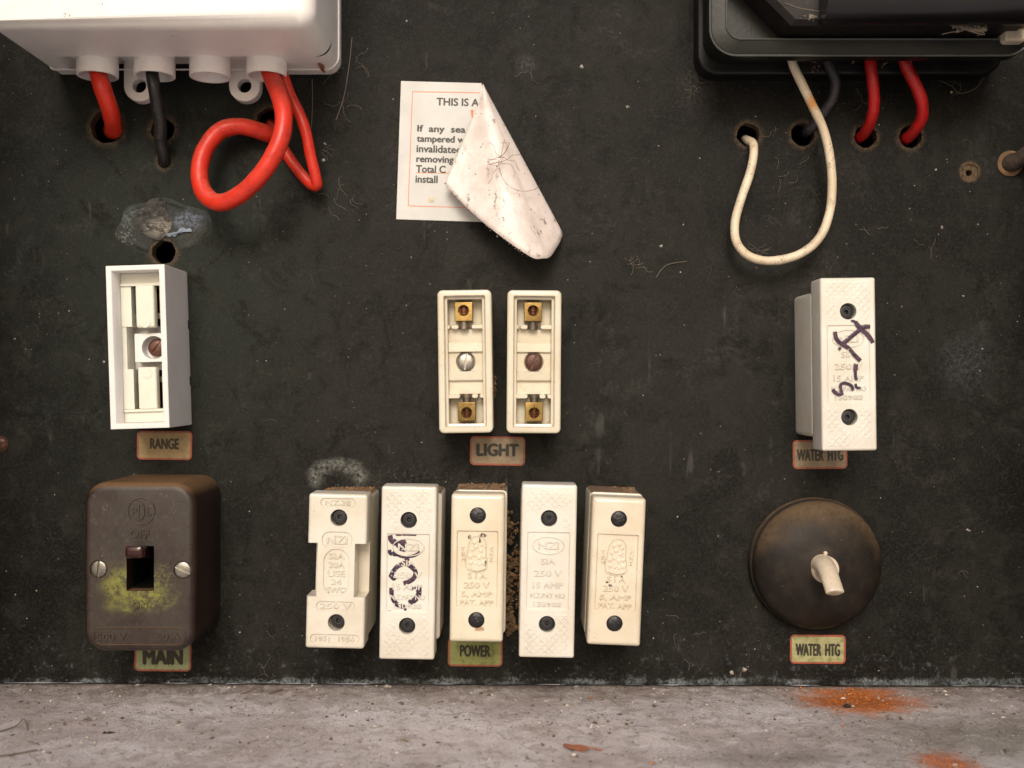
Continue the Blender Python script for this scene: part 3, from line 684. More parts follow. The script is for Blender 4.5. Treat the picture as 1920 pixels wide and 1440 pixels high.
# ------------------------------------------------------------------ open LIGHT fuse bases
def open_base(X, Y, roll, label, ox, oy, cmat, smat, smat2, sang, rust):
    r = empty('open_fuse_base', X, Y, 0, roll, label, 'fuse base', 'open fuse bases with brass terminals')
    hb = 104; q = 1/1.058
    rings = [(rrect(96, 254, 9, n=5), 0)]
    for i in range(5):
        a = i/4*PI/2; ins = 4*(1-math.cos(a)); rings.append((rrect(96-2*ins, 254-2*ins, 9-ins, n=5), hb-4+4*math.sin(a)))
    rings += [(rrect(74, 234, 2.5, n=5), hb), (rrect(72, 232, 2.5, n=5), hb-3), (rrect(70, 230, 2.5, n=5), hb-9), (rrect(62, 222, 2, n=5), hb-10), (rrect(60, 220, 2, n=5), hb-42)]
    b = MB(); b.stack(rings); b.build('housing', cmat, r)
    # middle floor, stepped around the fixing screw
    b = MB(); prof = [(-58, hb-26), (-36, hb-27), (-33, hb-20), (-18, hb-19), (-15, hb-24), (15, hb-24), (18, hb-19), (33, hb-20), (36, hb-27), (58, hb-26)]
    n = len(prof); v = []; 
    for s in (-30.5, 30.5): v += [(s, y, z) for y, z in prof]+[(s, 58, hb-41), (s, -58, hb-41)]
    m = n+2; f = [tuple(range(m)), tuple(range(m, 2*m))[::-1]]+[(i, (i+1) % m, m+(i+1) % m, m+i) for i in range(m)]
    b.raw(v, f); hole = MB().cyl(17.5, hb-30, hb+5, 0, 0, 32); b.build('stepped_floor', cmat, r, cuts=[hole])
    # cross walls in pieces
    for s in (1, -1):
        y = s*62; b = MB()
        for x0, x1 in (((-34, -26.5), (-25, -11), (11, 34)) if s > 0 else ((-34, -10), (10, 22), (24, 34))):
            P = rrect(x1-x0, 8, 3.5, (x0+x1)/2, y, 4); b.stack([(P, hb-41), (P, hb-15), (rrect(x1-x0-2, 6, 3, (x0+x1)/2, y, 4), hb-12.5)])
        b.build('cross_wall', cmat, r)
    screw('fixing_screw', r, 0, 0, hb-20, 15.5, sang, smat, dome=4)
    for s in (1, -1):
        cy = 89*s; cx = -2 if s > 0 else 1
        t = MB(); t.rbox(32, 34, hb-38, hb-9, 1, 1.2, cx, cy, 2)
        c = MB().cyl(10, hb-30, hb+5, cx, cy+s*2, 24)
        o = t.build('terminal_block', M['brass'], r, cuts=[c])
        w2 = MB(); z = hb-23
        for i in range(5): w2.tube([(cx, cy-s*4+i*3.2*s-.1, z), (cx, cy-s*4+i*3.2*s+1.7*s, z)], 6.0 if i % 2 else 7.0, 14)
        w2.chip((cx+2, cy+4*s, hb-21), 5.0); w2.build('clamped_wire_end', M['copper'], o)
        w3 = MB(); w3.tube([(cx, cy-s*17, z+4), (cx, cy-s*24, z+4)], 7, 18); w3.tube([(cx, cy-s*24, z+4), (cx, cy-s*31.5, z+4)], 8.6, 18)
        w3.build('terminal_screw', smat2, o, ang=50)
    return r
open_base(-83, 40, .8, 'open cream fuse base with shiny steel centre screw above the LIGHT label', 0, 0, M['cer_old'], M['steel'], M['brass_dark'], 82, 0)
open_base(39, 39.5, -.4, 'open cream fuse base with rusty brown centre screw above the LIGHT label', 0, 0, M['cer_old'], M['rust'], M['brass_dark'], 70, 1)

# ------------------------------------------------------------------ RANGE fuse base (plastic)
r = empty('plastic_fuse_base', -655, 65, 0, 1.8, 'white plastic open fuse holder above the RANGE label with clip covers inside', 'fuse holder')
HR = 128
b = MB(); W_, L_ = 103, 286
def rr_(w_, l_, z, x=0, y=0): return (rrect(w_, l_, .8, x, y, 1), z)
b.stack([rr_(W_-2, L_-2, 8), rr_(W_, L_, 9), rr_(W_, L_, HR-1), rr_(W_-1.5, L_-1.5, HR), rr_(84.5, 270, HR), rr_(83, 268, HR-1), rr_(80, 266, HR-34), rr_(80, 266, HR-78)])
b.build('housing', M['grey_plastic'], r)
b = MB()
for y0, y1 in ((-142, -69), (-52, 36), (53, 142)): b.box(-50, 50.4, y0, y1, 0.5, 8.5)
b.build('foot', M['grey_plastic'], r)
b = MB()
for s in (1, -1):
    b.box(-39.5, 39.5, min(s*112, s*132.5), max(s*112, s*132.5), HR-60, HR-36)       # end ledge
    b.rbox(78, 5, HR-37, HR-31, 1, 1, 0, s*112, 2)
    b.box(-39.5, -21, min(s*38, s*109), max(s*38, s*109), HR-70, HR-34); b.box(31, 39.5, min(s*42, s*109), max(s*42, s*109), HR-70, HR-34)
b.box(-39.6, -32, -38, 38, HR-70, HR-36)
b.build('clip_guide', M['tab_plastic'], r)
b = MB(); b.rbox(62, 52, HR-78, HR-48, 2, 1.5, 8, 0, 3)
b.build('screw_boss', M['grey_plastic'], r, cuts=[MB().cyl(21, HR-70, HR, 11, 0, 36)])
for s in (1, -1):
    b = MB(); 
    b.rbox(33, 76, HR-45, HR-29, 4, 4, 4.5, s*73, 4); b.cyl(10, HR-30, HR-28.0, 4.5, s*45, 24)
    b.build('clip_cover', M['tab_plastic'], r)
    b = MB(); b.box(-20.7, 30.5, min(s*40, s*108), max(s*40, s*108), HR-75, HR-62); b.build('contact_recess', M['void'], r)
    b = MB(); b.box(-20, 30, s*57-5, s*57+5, HR-62, HR-50); b.build('contact_bar', M['steel'], r)
    b = MB(); b.box(22, 30.2, min(s*66, s*106), max(s*66, s*106), HR-62, HR-55); b.build('contact_spring', M['brass'], r)
MB().text('100', 34, 12, 18, 32, HR-78.4, HR-76.6, .02).build('raised_number', M['grey_plastic'], r)
MB().text('CAT 20', 40, 10, 16, -34, HR-78.4, HR-76.6, .02).build('raised_lettering', M['grey_plastic'], r)
screw('fixing_screw', r, 13, 0, HR-60, 16, 50, M['rust'], dome=5)

# ------------------------------------------------------------------ labels
def plate(cx, cy, body, tw, th, lm, tm, label, w_=103, h_=54, roll=0, ty=0, bold=.035):
    p = B(cx, cy); r = empty('name_label', p.x, p.y, 0, roll, label, 'label', None)
    MB().stack([(rrect(w_-6.5, h_-6.5, 4.5, n=4), 0.1), (rrect(w_-6.5, h_-6.5, 4.5, n=4), 1.5)]).build('label_face', lm, r)
    b = MB(); b.stack([(rrect(w_-6.7, h_-6.7, 4.5, n=4), .3), (rrect(w_, h_, 8, n=4), .3), (rrect(w_, h_, 8, n=4), 1.9), (rrect(w_-6.7, h_-6.7, 4.5, n=4), 1.9), (rrect(w_-6.7, h_-6.7, 4.5, n=4), .3)], False, False)
    b.build('label_border', M['lab_red'], r)
    t = MB(); t.text(body, tw, th, 0, ty, 1.2, 1.95, bold); t.build('lettering', tm, r); return r
plate(309, 835, 'RANGE', 55, 21, M['lab_tan'], M['lab_faint'], 'small tan label reading RANGE in a red border', roll=-.7, ty=3)
plate(933, 845.5, 'LIGHT', 80, 25, M['lab_grey'], M['lab_text'], 'small tan label reading LIGHT below the two open fuse bases', roll=-.8, ty=2, bold=.05)
plate(1537, 852, 'WATER  HTG', 88, 23, M['lab_grey'], M['lab_faint'], 'faded water heating label half hidden under the scrawled fuse', 102, 54, .5, -1)
plate(1533, 1217, 'WATER  HTG', 84, 24, M['lab_green'], M['lab_text'], 'yellow-green WATER HTG label below the round switch', 104, 54, -.4, -1)
plate(891, 1222, 'POWER', 58, 23, M['lab_olive'], M['lab_text'], 'green-stained label reading POWER under the smooth ceramic fuse', 102, 54, -.6, 2)
plate(306, 1231, 'MAIN', 76, 31, M['lab_pale'], M['lab_text'], 'pale green label reading MAIN half hidden below the brown main switch', 106, 54, -.5, 0, .05)

# ------------------------------------------------------------------ main switch
ms = empty('main_switch', -643, -316, 0, -.1, 'large brown bakelite main switch marked OFF and ON with green powder stain', 'switch')
HM = 155
b = MB(); rings = [(rrect(193, 293, 38, n=8), 0), (rrect(193, 293, 38, n=8), HM-16)]
for i in range(1, 7):
    a = i/6*PI/2; ins = 14*(1-math.cos(a)); rings.append((rrect(193-2*ins, 293-2*ins, 38-ins, n=8), HM-16+16*math.sin(a)))
b.stack(rings)
def MP(px, py, h=HM): return Lc(ms, px, py, h)
s1 = MP(184.5, 1067); s2 = MP(342, 1069); sl_ = MP(263, 1066)
cuts = [MB().cyl(15.5, HM-4, HM+9, s1.x, s1.y, 32), MB().cyl(15.5, HM-4, HM+9, s2.x, s2.y, 32)]
c = MB(); c.stack([(rrect(42, 72, 2, sl_.x, sl_.y, 2), HM-110), (rrect(47, 77, 2, sl_.x, sl_.y, 2), HM-8), (rrect(48, 78, 2, sl_.x, sl_.y, 2), HM+9)]); cuts.append(c)
b.build('switch_cover', M['switch'], ms, cuts=cuts)
b = MB(); b.stack([(rrect(41.6, 71.6, 2, sl_.x, sl_.y, 2), HM-18), (rrect(41.6, 71.6, 2, sl_.x, sl_.y, 2), HM-108), (rrect(40, 70, 2, sl_.x, sl_.y, 2), HM-108), (rrect(39.6, 69.6, 2, sl_.x, sl_.y, 2), HM-18), (rrect(41.6, 71.6, 2, sl_.x, sl_.y, 2), HM-18)], False, False)
b.build('slot_shade', M['void'], ms); MB().rbox(44, 74, HM-112, HM-104, 1, 0, sl_.x, sl_.y, 2).build('slot_floor', M['void'], ms)  # lining added and painted black so the slot reads unlit
screw('cover_screw', ms, s1.x, s1.y, HM-1, 14.2, 85, M['steel'], dome=2.2); screw('cover_screw', ms, s2.x, s2.y, HM-1, 14.2, -25, M['steel'], dome=2.2)
tp = Lc(ms, 250, 1035, HM+46); bp = Vector((sl_.x-7, sl_.y+10, HM-90))
b = MB(); rings = []
for t_, wd, ht in ((0, 22, 22), (.5, 24, 19), (.9, 30.5, 21), (.955, 30, 21), (.985, 27, 17), (1, 21, 10)):
    c = bp.lerp(Vector((tp.x, tp.y, HM+46)), t_); rings.append([(x, y, c.z) for x, y in rrect(wd, ht, 5, c.x, c.y, 4)])
b.stack(rings); b.build('toggle', M['toggle'], ms)
t = MB(); z0, z1 = HM-.5, HM+2.0
p = MP(265.5, 958.5); t.tube([(p.x+23*math.cos(2*PI*i/40), p.y+23*math.sin(2*PI*i/40), HM) for i in range(40)], 1.3, 6, closed=True)
t.text('P', 10, 14, p.x-12, p.y, z0, z1, .03); t.text('D', 12, 30, p.x, p.y, z0, z1, .01); t.text('L', 9, 14, p.x+13, p.y, z0, z1, .03)
t.build('moulded_emblem', M['switch'], ms); t = MB()
p = MP(262, 1001); t.text('OFF', 35, 15, p.x, p.y, z0, z1, .03)
t.build('off_lettering', M['switch'], ms); t = MB()
p = MP(262, 1134); t.text('ON', 26, 15, p.x, p.y, z0, z1, .03)
t.build('on_lettering', M['switch'], ms); t = MB()
p = MP(262, 1193); ring_line(t, 158, 30, 15, p.x, p.y, HM, 1.1)
p = MP(209, 1194); t.text('500 V', 52, 13, p.x, p.y, z0, z1, .03); p = MP(316, 1194); t.text('60 A', 42, 13, p.x, p.y, z0, z1, .03)
t.build('rating_lettering', M['switch'], ms)

# ------------------------------------------------------------------ round switch
rs = empty('round_switch', 564, -334, 0, 0, 'round black bakelite switch with ivory lever above the WATER HTG label', 'switch')
MB().lathe([(119, 0), (122, 3), (122.5, 13), (121, 15.5), (109, 16)], n=96).build('switch_base', M['rotary'], rs)
dome = []
for i in range(1, 19):
    r_ = 118.5*math.cos(i/18*PI/2)**.9; dome.append((r_, 27+36*(1-(r_/118.5)**3.4)**.55+10*(1-r_/118.5))) if r_ > 27 else None
MB().lathe([(110, 15), (110, 19), (115, 19.5), (117.8, 22), (118.5, 27)]+dome+[(24, 73.2), (10, 73.6), (.5, 73.6)], n=96).build('dome_cover', M['rotary'], rs, ang=80)
b = MB(); b.lathe([(25, 66), (25, 77), (23.5, 79.5), (19, 80), (18, 76), (1, 76)], 0, 0, 40); b.build('collar', M['lever'], rs)
b = MB(); b.cyl(3.6, 70, 77.0, 1, 29, 16, dome=2); b.build('collar_rivet', M['lever'], rs)
P = cat([(-5, 9, 74), (-6, 8, 94), (-7, 2, 114), (-7, -12, 134), (-6, -26, 149)], 6)
b = MB(); n = 24; rings = []
for i, p in enumerate(P):
    t_ = i/(len(P)-1); T = (P[min(i+1, len(P)-1)]-P[max(i-1, 0)]).normalized(); X = Vector((1, 0, 0)); X = (X-T*X.dot(T)).normalized(); Y = T.cross(X)
    rx = 20.5-4.2*t_-1.5*math.sin(PI*t_); ry = 18.5-10.5*t_; rings.append([p+X*rx*math.cos(2*PI*k/n)+Y*ry*math.sin(2*PI*k/n) for k in range(n)])
T = (P[-1]-P[-2]).normalized(); c = P[-1]+T*1.2; rings.append([c+(q-P[-1])*.88 for q in rings[-1]])
b.stack(rings); b.build('lever', M['lever'], rs, ang=45)

# ------------------------------------------------------------------ cables
def cable(name, pts, r, mat, label, cat_='cable', group=None, k=10, n=18):
    P = cat([tuple(B(x, y, h)) for x, y, h in pts], k); b = MB()
    c0 = Vector((P[0].x, P[0].y, 0))
    b.tube([p for p in P], r, n, wob=.05); o = b.build(name, mat, None, ang=80); board_frame(o); tag(o, label, cat_, group); return o
cable('cable', [(180, 96, 78), (183, 132, 80), (193, 168, 84), (206, 205, 62), (212, 232, 30), (213, 244, 2), (211, 246, -30), (208, 244, -80)], 15.6, M['red'], 'thick red cable from the leftmost gland of the white box into a hole')
cable('cable', [(284, 100, 78), (285, 135, 80), (290, 168, 80), (295, 200, 70), (301, 232, 56), (301, 262, 38), (307, 292, 16), (308, 304, -6), (308, 306, -50)], 11.3, M['blackcable'], 'black cable hanging from the second gland of the white box')
cable('cable', [(498, 100, 78), (506, 136, 82), (522, 175, 100), (532, 215, 118), (527, 258, 128), (508, 300, 130), (480, 338, 126), (445, 368, 116), (410, 380, 104), (383, 362, 92), (374, 325, 80), (384, 282, 66), (412, 246, 52), (450, 237, 42), (488, 246, 26), (506, 252, 4), (510, 246, -40), (508, 240, -90)], 15.6, M['red'], 'thick red cable looped round below the rightmost gland')
cable('cable', [(520, 102, 70), (530, 138, 66), (544, 178, 60), (562, 215, 58), (574, 250, 56), (582, 290, 52), (592, 332, 46), (594, 347, 40), (584, 346, 32), (566, 328, 28), (545, 300, 24), (528, 272, 18), (514, 246, 2), (508, 236, -30), (506, 232, -80)], 10.2, M['red'], 'thinner red cable bent to a sharp point beside the thick red loop')
cable('cable', [(1482, 100, 78), (1488, 124, 76), (1506, 162, 68), (1524, 200, 62), (1543, 240, 58), (1555, 288, 56), (1560, 340, 56), (1556, 395, 55), (1537, 445, 54), (1500, 476, 53), (1450, 489, 52), (1408, 482, 50), (1382, 456, 48), (1378, 418, 46), (1390, 372, 44), (1406, 325, 40), (1413, 290, 32), (1412, 270, 16), (1404, 264, 0), (1398, 262, -30), (1396, 260, -80)], 8.0, M['whitecable'], 'cream cable hanging in a long U loop below the black meter')
cable('cable', [(1545, 100, 50), (1556, 126, 48), (1566, 152, 44), (1563, 180, 38), (1548, 206, 28), (1528, 232, 12), (1514, 246, -8), (1506, 250, -60)], 9.4, M['bluecable'], 'dull black cable behind the cream one under the meter')
cable('cable', [(1631, 100, 70), (1633, 124, 70), (1637, 160, 66), (1639, 195, 56), (1633, 226, 36), (1622, 248, 8), (1612, 258, -16), (1606, 262, -60)], 10.2, M['red_dirty'], 'dirty red cable falling straight from the meter, left of the two')
cable('cable', [(1692, 100, 72), (1700, 126, 72), (1717, 160, 66), (1729, 192, 58), (1728, 222, 38), (1712, 248, 10), (1699, 260, -14), (1692, 264, -60)], 10.8, M['red_dirty'], 'dirty red cable bowed to the right under the meter')

# ------------------------------------------------------------------ white junction box
wb = empty('junction_box', -585, 830, 0, 0, 'ivory plastic junction box with four cable glands at the top left', 'junction box')
b = MB(); X0, X1, Yb, Yt = -850+585, -320+585, 580-830, 1120-830
W_, L_ = X1-X0, Yt-Yb
def outl(ins=0, notch=True, r=24):
    P = []
    def arc(cx, cy, a0, a1, rr_2):
        for i in range(7):
            a = math.radians(a0+(a1-a0)*i/6); P.append((cx+rr_2*math.cos(a), cy+rr_2*math.sin(a)))
    arc(X1-r, Yb+r, -90, 0, r-ins); arc(X1-r, Yt-r, 0, 90, r-ins); arc(X0+r, Yt-r, 90, 180, r-ins); arc(X0+8, Yb+8, 180, 270, max(.5, 8-ins))
    return P
H1, H2 = 105, 262
notch = outl(); k0, k1 = -815+585, -425+585
notch = notch+[(k0, Yb), (k0+6, Yb+20), (k1-6, Yb+20), (k1+4, Yb)]
b.stack([(notch, 1), (notch, H1)], True, False)
# underside of the deep part with the recess kept open
P = outl(); rings = [(P, H1)]
for i in range(7):
    a = i/6*PI/2; rings.append((outl(26*(1-math.cos(a)), r=30), H2-26+26*math.sin(a)))
rings[0] = (outl(0, r=30), H1)
b.stack(rings, True, True)
b.build('box_cover', M['cover'], wb, ang=40)
# lip seam and moulded ribs on the cover
b = MB(); b.tube([(x, y, 34) for x, y in outl(-1.0)], 1.5, 6, closed=True); b.build('lid_seam', M['cover'], wb)
for px in (92, 452):
    p = B(px, 40, H2); MB().tube([(p.x+585, Yb+30, H2-.3), (p.x+585, Yt-30, H2-.3)], 1.6, 6).build('lid_rib', M['cover'], wb)
for i, X in enumerate((-747, -644, -544, -442)):
    x = X+585; g_ = MB(); y0, y1 = Yb+26, -26-248
    def cr(rad, y): return [(x+rad*math.cos(2*PI*k/36), y, 74+rad*math.sin(2*PI*k/36)) for k in range(36)]
    yb = 554-830 if i != 2 else 552-830
    g_.stack([cr(36, y0), cr(36, yb+1), cr(35.2, yb), cr(31.5, yb), cr(31, yb+1), cr(30, yb+30), cr(8, yb+30.5 if i != 2 else yb+22)])
    g_.build('cable_gland', M['cover'], wb, ang=40)
for X in (-691, -496):
    x = X+585; yc = 553-830; lug = MB(); P = [(x-29, Yb+24)]+[(x+29*math.cos(a), yc+29*math.sin(a)) for a in [PI+PI*i/20 for i in range(21)]]+[(x+29, Yb+24)]
    lug.stack([(P, 1), (P, 20), ([(x+(a-x)*.95, yc+(c_-yc)*.95) for a, c_ in P], 21.5)])
    lug.build('mounting_lug', M['cover'], wb, cuts=[MB().cyl(13, -5, 30, x, yc, 28)])
    MB().cyl(12.6, .3, 1.2, x, yc, 24).build('lug_hole', M['void'], wb)
b = MB()
for x_ in (-595+585-95, -496+585+3): b.cyl(14, 84, 92, x_, Yb-1, 20, dome=4)
# drop of dried resin on the lower corner
b = MB(); p = Lc(wb, 588, 130, 120); b.tube(cat([(p.x, Yb-.5, 70), (p.x+2, Yb-1, 55), (p.x, Yb-1.5, 35), (p.x+1, Yb-1.5, 20)], 4), [3, 5, 3, 1.5], 8)
b.build('resin_drop', M['leaf'], wb)
b = MB()
for px_, py_, n_ in ((125, 28, 10), (565, 43, 6), (193, 8, 4), (330, 64, 3)):
    for i in range(n_): q = Lc(wb, px_+R.uniform(-7, 7), py_+R.uniform(-4, 4), H2 if py_ < 40 else 240); b.chip((q.x, q.y, H2-.2 if py_ < 40 else q.z), R.uniform(.8, 2.2), .5)
b.build('dirt_smudge', M['webdark'], wb)['kind'] = 'stuff'

# ------------------------------------------------------------------ black meter
mt = empty('electricity_meter', 620, 840, 0, 0, 'glossy black electricity meter with clear cover flange at the top right', 'meter')
b = MB(); X0, X1, Yb, Yt = 340-620, 900-620, 568-840, 1180-840
cx, cy, W_, L_ = (X0+X1)/2, (Yb+Yt)/2, X1-X0, Yt-Yb
b.rbox(W_, L_, 1, 42, 38, 5, cx, cy, 8); b.build('backplate', M['meter'], mt)
b = MB(); b.rbox(W_-20, L_-34, 42, 128, 40, 4, cx, cy+2, 8); b.build('meter_body', M['meter'], mt)
b = MB(); rings = []
for ins, z, r_ in ((0, 128, 48), (0, 146, 48), (1.5, 151, 46), (5, 153, 44), (27, 151, 28), (29, 152, 27), (31, 150, 26), (31, 136, 26)):
    rings.append((rrect(W_-2*ins, L_-2*ins, r_, cx, cy-3, 8), z))
b.stack(rings); b.build('cover_flange', M['smoky'], mt, ang=50)
b = MB(); b.tube([(x, y, 151) for x, y in rrect(W_-4, L_-4, 46, cx, cy-3, 10)], 2.0, 8, closed=True); b.tube([(x, y, 152) for x, y in rrect(W_-60, L_-60, 26, cx, cy-3, 10)], 1.8, 8, closed=True)
b.build('flange_edge', M['smoky_edge'], mt)
# faceted inner casing with the cut corner
c1 = Lc(mt, 1467, 68, 150); cL = Lc(mt, 1385, -6, 150)
def cas(h, gx, gy):
    return [(c1.x+gx, c1.y+gy, h), (240, c1.y+gy, h), (262, c1.y+30+gy, h), (262, 300, h), (cL.x-60+gx, 300, h), (cL.x-60+gx, c1.y+(c1.x-cL.x)*.9+70+gy, h)]
b = MB(); b.stack([cas(136, 0, 0), cas(196, 2, 2), cas(204, 8, 10), cas(206, 12, 30)]); b.build('inner_casing', M['meter_in'], mt, ang=25)
b = MB(); y_ = Lc(mt, 1500, 4, 250).y
b.tube([(c1.x+46, y_+8, 222), (252, y_+8, 222)], 34, 32); b.tube([(c1.x+58, y_+52, 214), (252, y_+52, 214)], 44, 32)
b.build('glossy_hood', M['gloss'], mt, ang=50)
p = Lc(mt, 1904, 50, 175)
b = MB(); b.rbox(38, 50, 140, 172, 7, 5, p.x+4, p.y+2, 4); b.build('seal_block', M['lever'], mt)
b = MB(); b.cyl(11, 172, 180, p.x+10, p.y+8, 24, dome=4); b.build('seal_screw', M['brass'], mt)
b = MB(); b.tube(cat([tuple(Lc(mt, x, y, 205)) for x, y in ((1600, -5), (1640, 10), (1680, 22), (1730, 32), (1790, 45), (1812, 55), (1850, 56))], 5), [1.0, 1.8, 1.2, 2, 1.2, 3, 1.6, 2], 6, wob=.9)
for k_ in range(7): b.tube(cat([tuple(Lc(mt, 1580+260*t_+R.uniform(-9, 9), -4+62*t_+R.uniform(-9, 9), 206+R.uniform(-2, 4))) for t_ in (0, .17, .34, .5, .67, .84, 1)], 4), R.uniform(.35, .9), 5)
b.tube(cat([tuple(Lc(mt, x, y, 207)) for x, y in ((1812, 55), (1808, 32), (1800, 22))], 4), 1.5, 6)
b.tube(cat([tuple(Lc(mt, x, y, 200)) for x, y in ((1515, 33), (1560, 32), (1610, 28), (1650, 36))], 4), [5, 3, 4, 2], 6, wob=.8)
for a_, c_ in (((1470, 4), (1560, 30)), ((1620, 12), (1700, 40)), ((1812, 55), (1765, 66)), ((1812, 55), (1840, 30)), ((1690, 8), (1740, 36))):
    b.tube(cat([tuple(Lc(mt, a_[0]+(c_[0]-a_[0])*t_+R.uniform(-4, 4), a_[1]+(c_[1]-a_[1])*t_+R.uniform(-4, 4), 206)) for t_ in (0, .3, .6, 1)], 4), .7, 5)
for i in range(90):
    x_ = R.choice((R.uniform(1500, 1660), R.uniform(1785, 1850))); q = Lc(mt, x_, (R.gauss(33, 5) if x_ < 1700 else R.gauss(55, 5)), 206); b.chip((q.x, q.y, q.z), R.uniform(.8, 2.6))
o = b.build('dusty_cobweb', M['webdark'], mt); o['kind'] = 'stuff'

# ------------------------------------------------------------------ sticker
st = empty('warning_sticker', B(822, 282).x, B(822, 282).y, 0, -1.6, 'peeling white warning sticker with orange border and its right half curled over', 'sticker')
def SL(px, py, h=1.0): return Lc(st, px, py, h)
c4 = [SL(752, 152), SL(903, 156), SL(905, 416), SL(743, 411)]
b = MB(); b.stack([([(q.x, q.y) for q in c4][::-1], .3), ([(q.x, q.y) for q in c4][::-1], 1.3)]); b.build('paper_sheet', M['paper'], st)
b = MB(); z = 1.35
def strip(a, c, wd=1.3):
    a = SL(*a); c = SL(*c); a = Vector((a.x, a.y)); c = Vector((c.x, c.y)); d = (c-a).normalized(); n_ = Vector((-d.y, d.x))*wd/2
    q = [a-n_, c-n_, c+n_, a+n_]; b.stack([([(v.x, v.y) for v in q], 1.0), ([(v.x, v.y) for v in q], 1.6)])
strip((773.5, 172), (900, 174)); strip((773.5, 171.5), (765.5, 386)); strip((765.5, 386), (900, 390)); strip((780, 324), (860, 325), 1.2)
q = [SL(*v) for v in ((882, 206), (888, 206), (887, 221), (884.5, 221))]; b.stack([([(v.x, v.y) for v in q][::-1], 1.0), ([(v.x, v.y) for v in q][::-1], 1.6)])
b.build('orange_border', M['orange'], st)
t = MB()
def line(body, px, py, ht, wd=None, bold=.032):
    p = SL(px, py); t.text(body, wd, ht, p.x, p.y, 1.1, 1.7, bold, left=True)
line('THIS IS A', 819, 190.5, 15, 80)
for body, px, py, ht, wd in (('If  any  sea', 783, 242.5, 17, 91), ('tampered w', 782, 261.5, 17, 91), ('invalidated', 781.5, 278.5, 14.5, 84), ('removing', 781, 300, 16.5, 71), ('Total C', 780.5, 316.5, 14.5, 56), ('install', 779.5, 335.5, 14.5, 42)):
    line(body, px, py, ht, wd)
t.build('printed_text', M['print'], st)
b = MB(); p = SL(809, 374); b.lathe([(6.5, 1), (6, 1.7), (3, 2.1), (.2, 2.2)], p.x, p.y, 16); b.build('glue_spot', M['lever'], st)
# curled flap: ruled cone from the apex, cut by its lower edge
apex = SL(903, 157, 3); bot = [SL(*v) for v in ((833, 344, 34), (862, 376, 42), (900, 412, 56), (935, 440, 68), (968, 464, 76), (1000, 484, 77), (1018, 484.5, 71), (1031, 482, 60), (1042, 467, 46), (1051, 451, 31), (1055, 438, 17), (1050, 432, 7), (1030, 424, 2.6), (990, 418, 2.4), (930, 412, 2.2), (893, 410, 2.0))]
bot = cat(bot, 5)
top = [SL(*v) for v in ((908, 171, 6), (907, 165, 7), (905.5, 160, 8), (905, 158, 8), (905.5, 158, 7.5), (906, 158, 7), (906, 158, 6.5), (906, 158, 6), (906.5, 158.5, 5), (906.5, 159, 4), (906.5, 160, 3.4), (906, 160, 2.6), (905, 160, 2.4), (904, 160, 2.2), (903, 159, 2.1), (902, 159, 2.0))]
top = cat(top, 5); NR = 26; v = []; f = []
for j in range(NR+1):
    t_ = j/NR
    for i, (a, c) in enumerate(zip(top, bot)):
        q = a.lerp(c, t_); e = i/(len(bot)-1)
        q = q.copy(); q.z = max(1.7, a.z+(c.z-a.z)*(t_**.85)+((.9*abs(noise.noise(Vector((q.x*.045, q.y*.03, 8))))+1.6*noise.noise(Vector((q.x*.02, q.y*.02, 2)))) if e < .6 else 0)); v.append(q)
m = len(bot); f = [(j*m+i, j*m+i+1, (j+1)*m+i+1, (j+1)*m+i) for j in range(NR) for i in range(m-1)]
flap = MB().raw(v, f).build('curled_flap', M['curl'], st, ang=60, recalc=False)
md = flap.modifiers.new('t', 'SOLIDIFY'); md.thickness = .6*U; md.offset = 0
# grubby torn glue crumbs along the flap's edge
b = MB()
for i in range(70):
    e = R.random()**.8; q = bot[int(e*24)]; b.chip((q.x+R.uniform(-3, 3), q.y+R.uniform(-4, 2), q.z+R.uniform(-1, 1)), R.uniform(.6, 1.8))
o = b.build('glue_crumb', M['webdark'], st); o['kind'] = 'stuff'
b = MB()
def hair(pts, r=.45, k=6): b.tube(cat([tuple(SL(x, y, h)) for x, y, h in pts], k), r, 5)
hair([(946, 262, 62), (940, 290, 66), (936, 315, 68), (950, 345, 68), (975, 358, 66), (1000, 356, 58), (1012, 348, 46)])
for i in range(12):
    a = R.random()*6.28; x, y = 938+R.uniform(-8, 8), 298+R.uniform(-8, 8); pts = [(x, y, 64)]
    for j in range(4): a += R.uniform(-1.1, 1.1); x += 13*math.cos(a); y += 13*math.sin(a); x = max(915, min(975, x)); y = max(268, min(352, y)); pts.append((x, y, 62+R.random()*5))
    hair(pts, .4)
hb_ = b.build('hair_tangle', M['hair'], st); hb_.parent = None
hb_.matrix_basis = st.matrix_basis.copy(); tag(hb_, 'tangle of thin brown hairs stuck on the curled sticker', 'hair')

# ------------------------------------------------------------------ melted patch above the RANGE fuse
mp = empty('melted_patch', B(305, 428).x, B(305, 428).y, 0, 0, 'grey blistered melted patch with ashy crust above the white plastic fuse holder', 'burn mark')
b = MB(); NXg, NYg = 70, 50; v = []
for i in range(NXg+1):
    for j in range(NYg+1):
        x = -105+210*i/NXg; y = -64+128*j/NYg
        e = math.sqrt((x/92)**2+((y-4)/54)**2)+.18*noise.noise(Vector((x*.03, y*.03, 1)))
        ridge = math.exp(-((e-.86)/.07)**2)*3.6*(.6+.8*noise.noise(Vector((x*.02, y*.02, 4)))); inner = 2.2*max(0, 1-e)+1.8*noise.noise(Vector((x*.06, y*.06, 7)))*max(0, 1.0-e)
        hz = ridge+inner-1.2*max(0, e-.9)*6+.12 if e < 1.3 else -3
        dx, dy = x-2, y+45
        if dx*dx+dy*dy < 27**2: hz = -3
        v.append((x, y, max(-3, hz)))
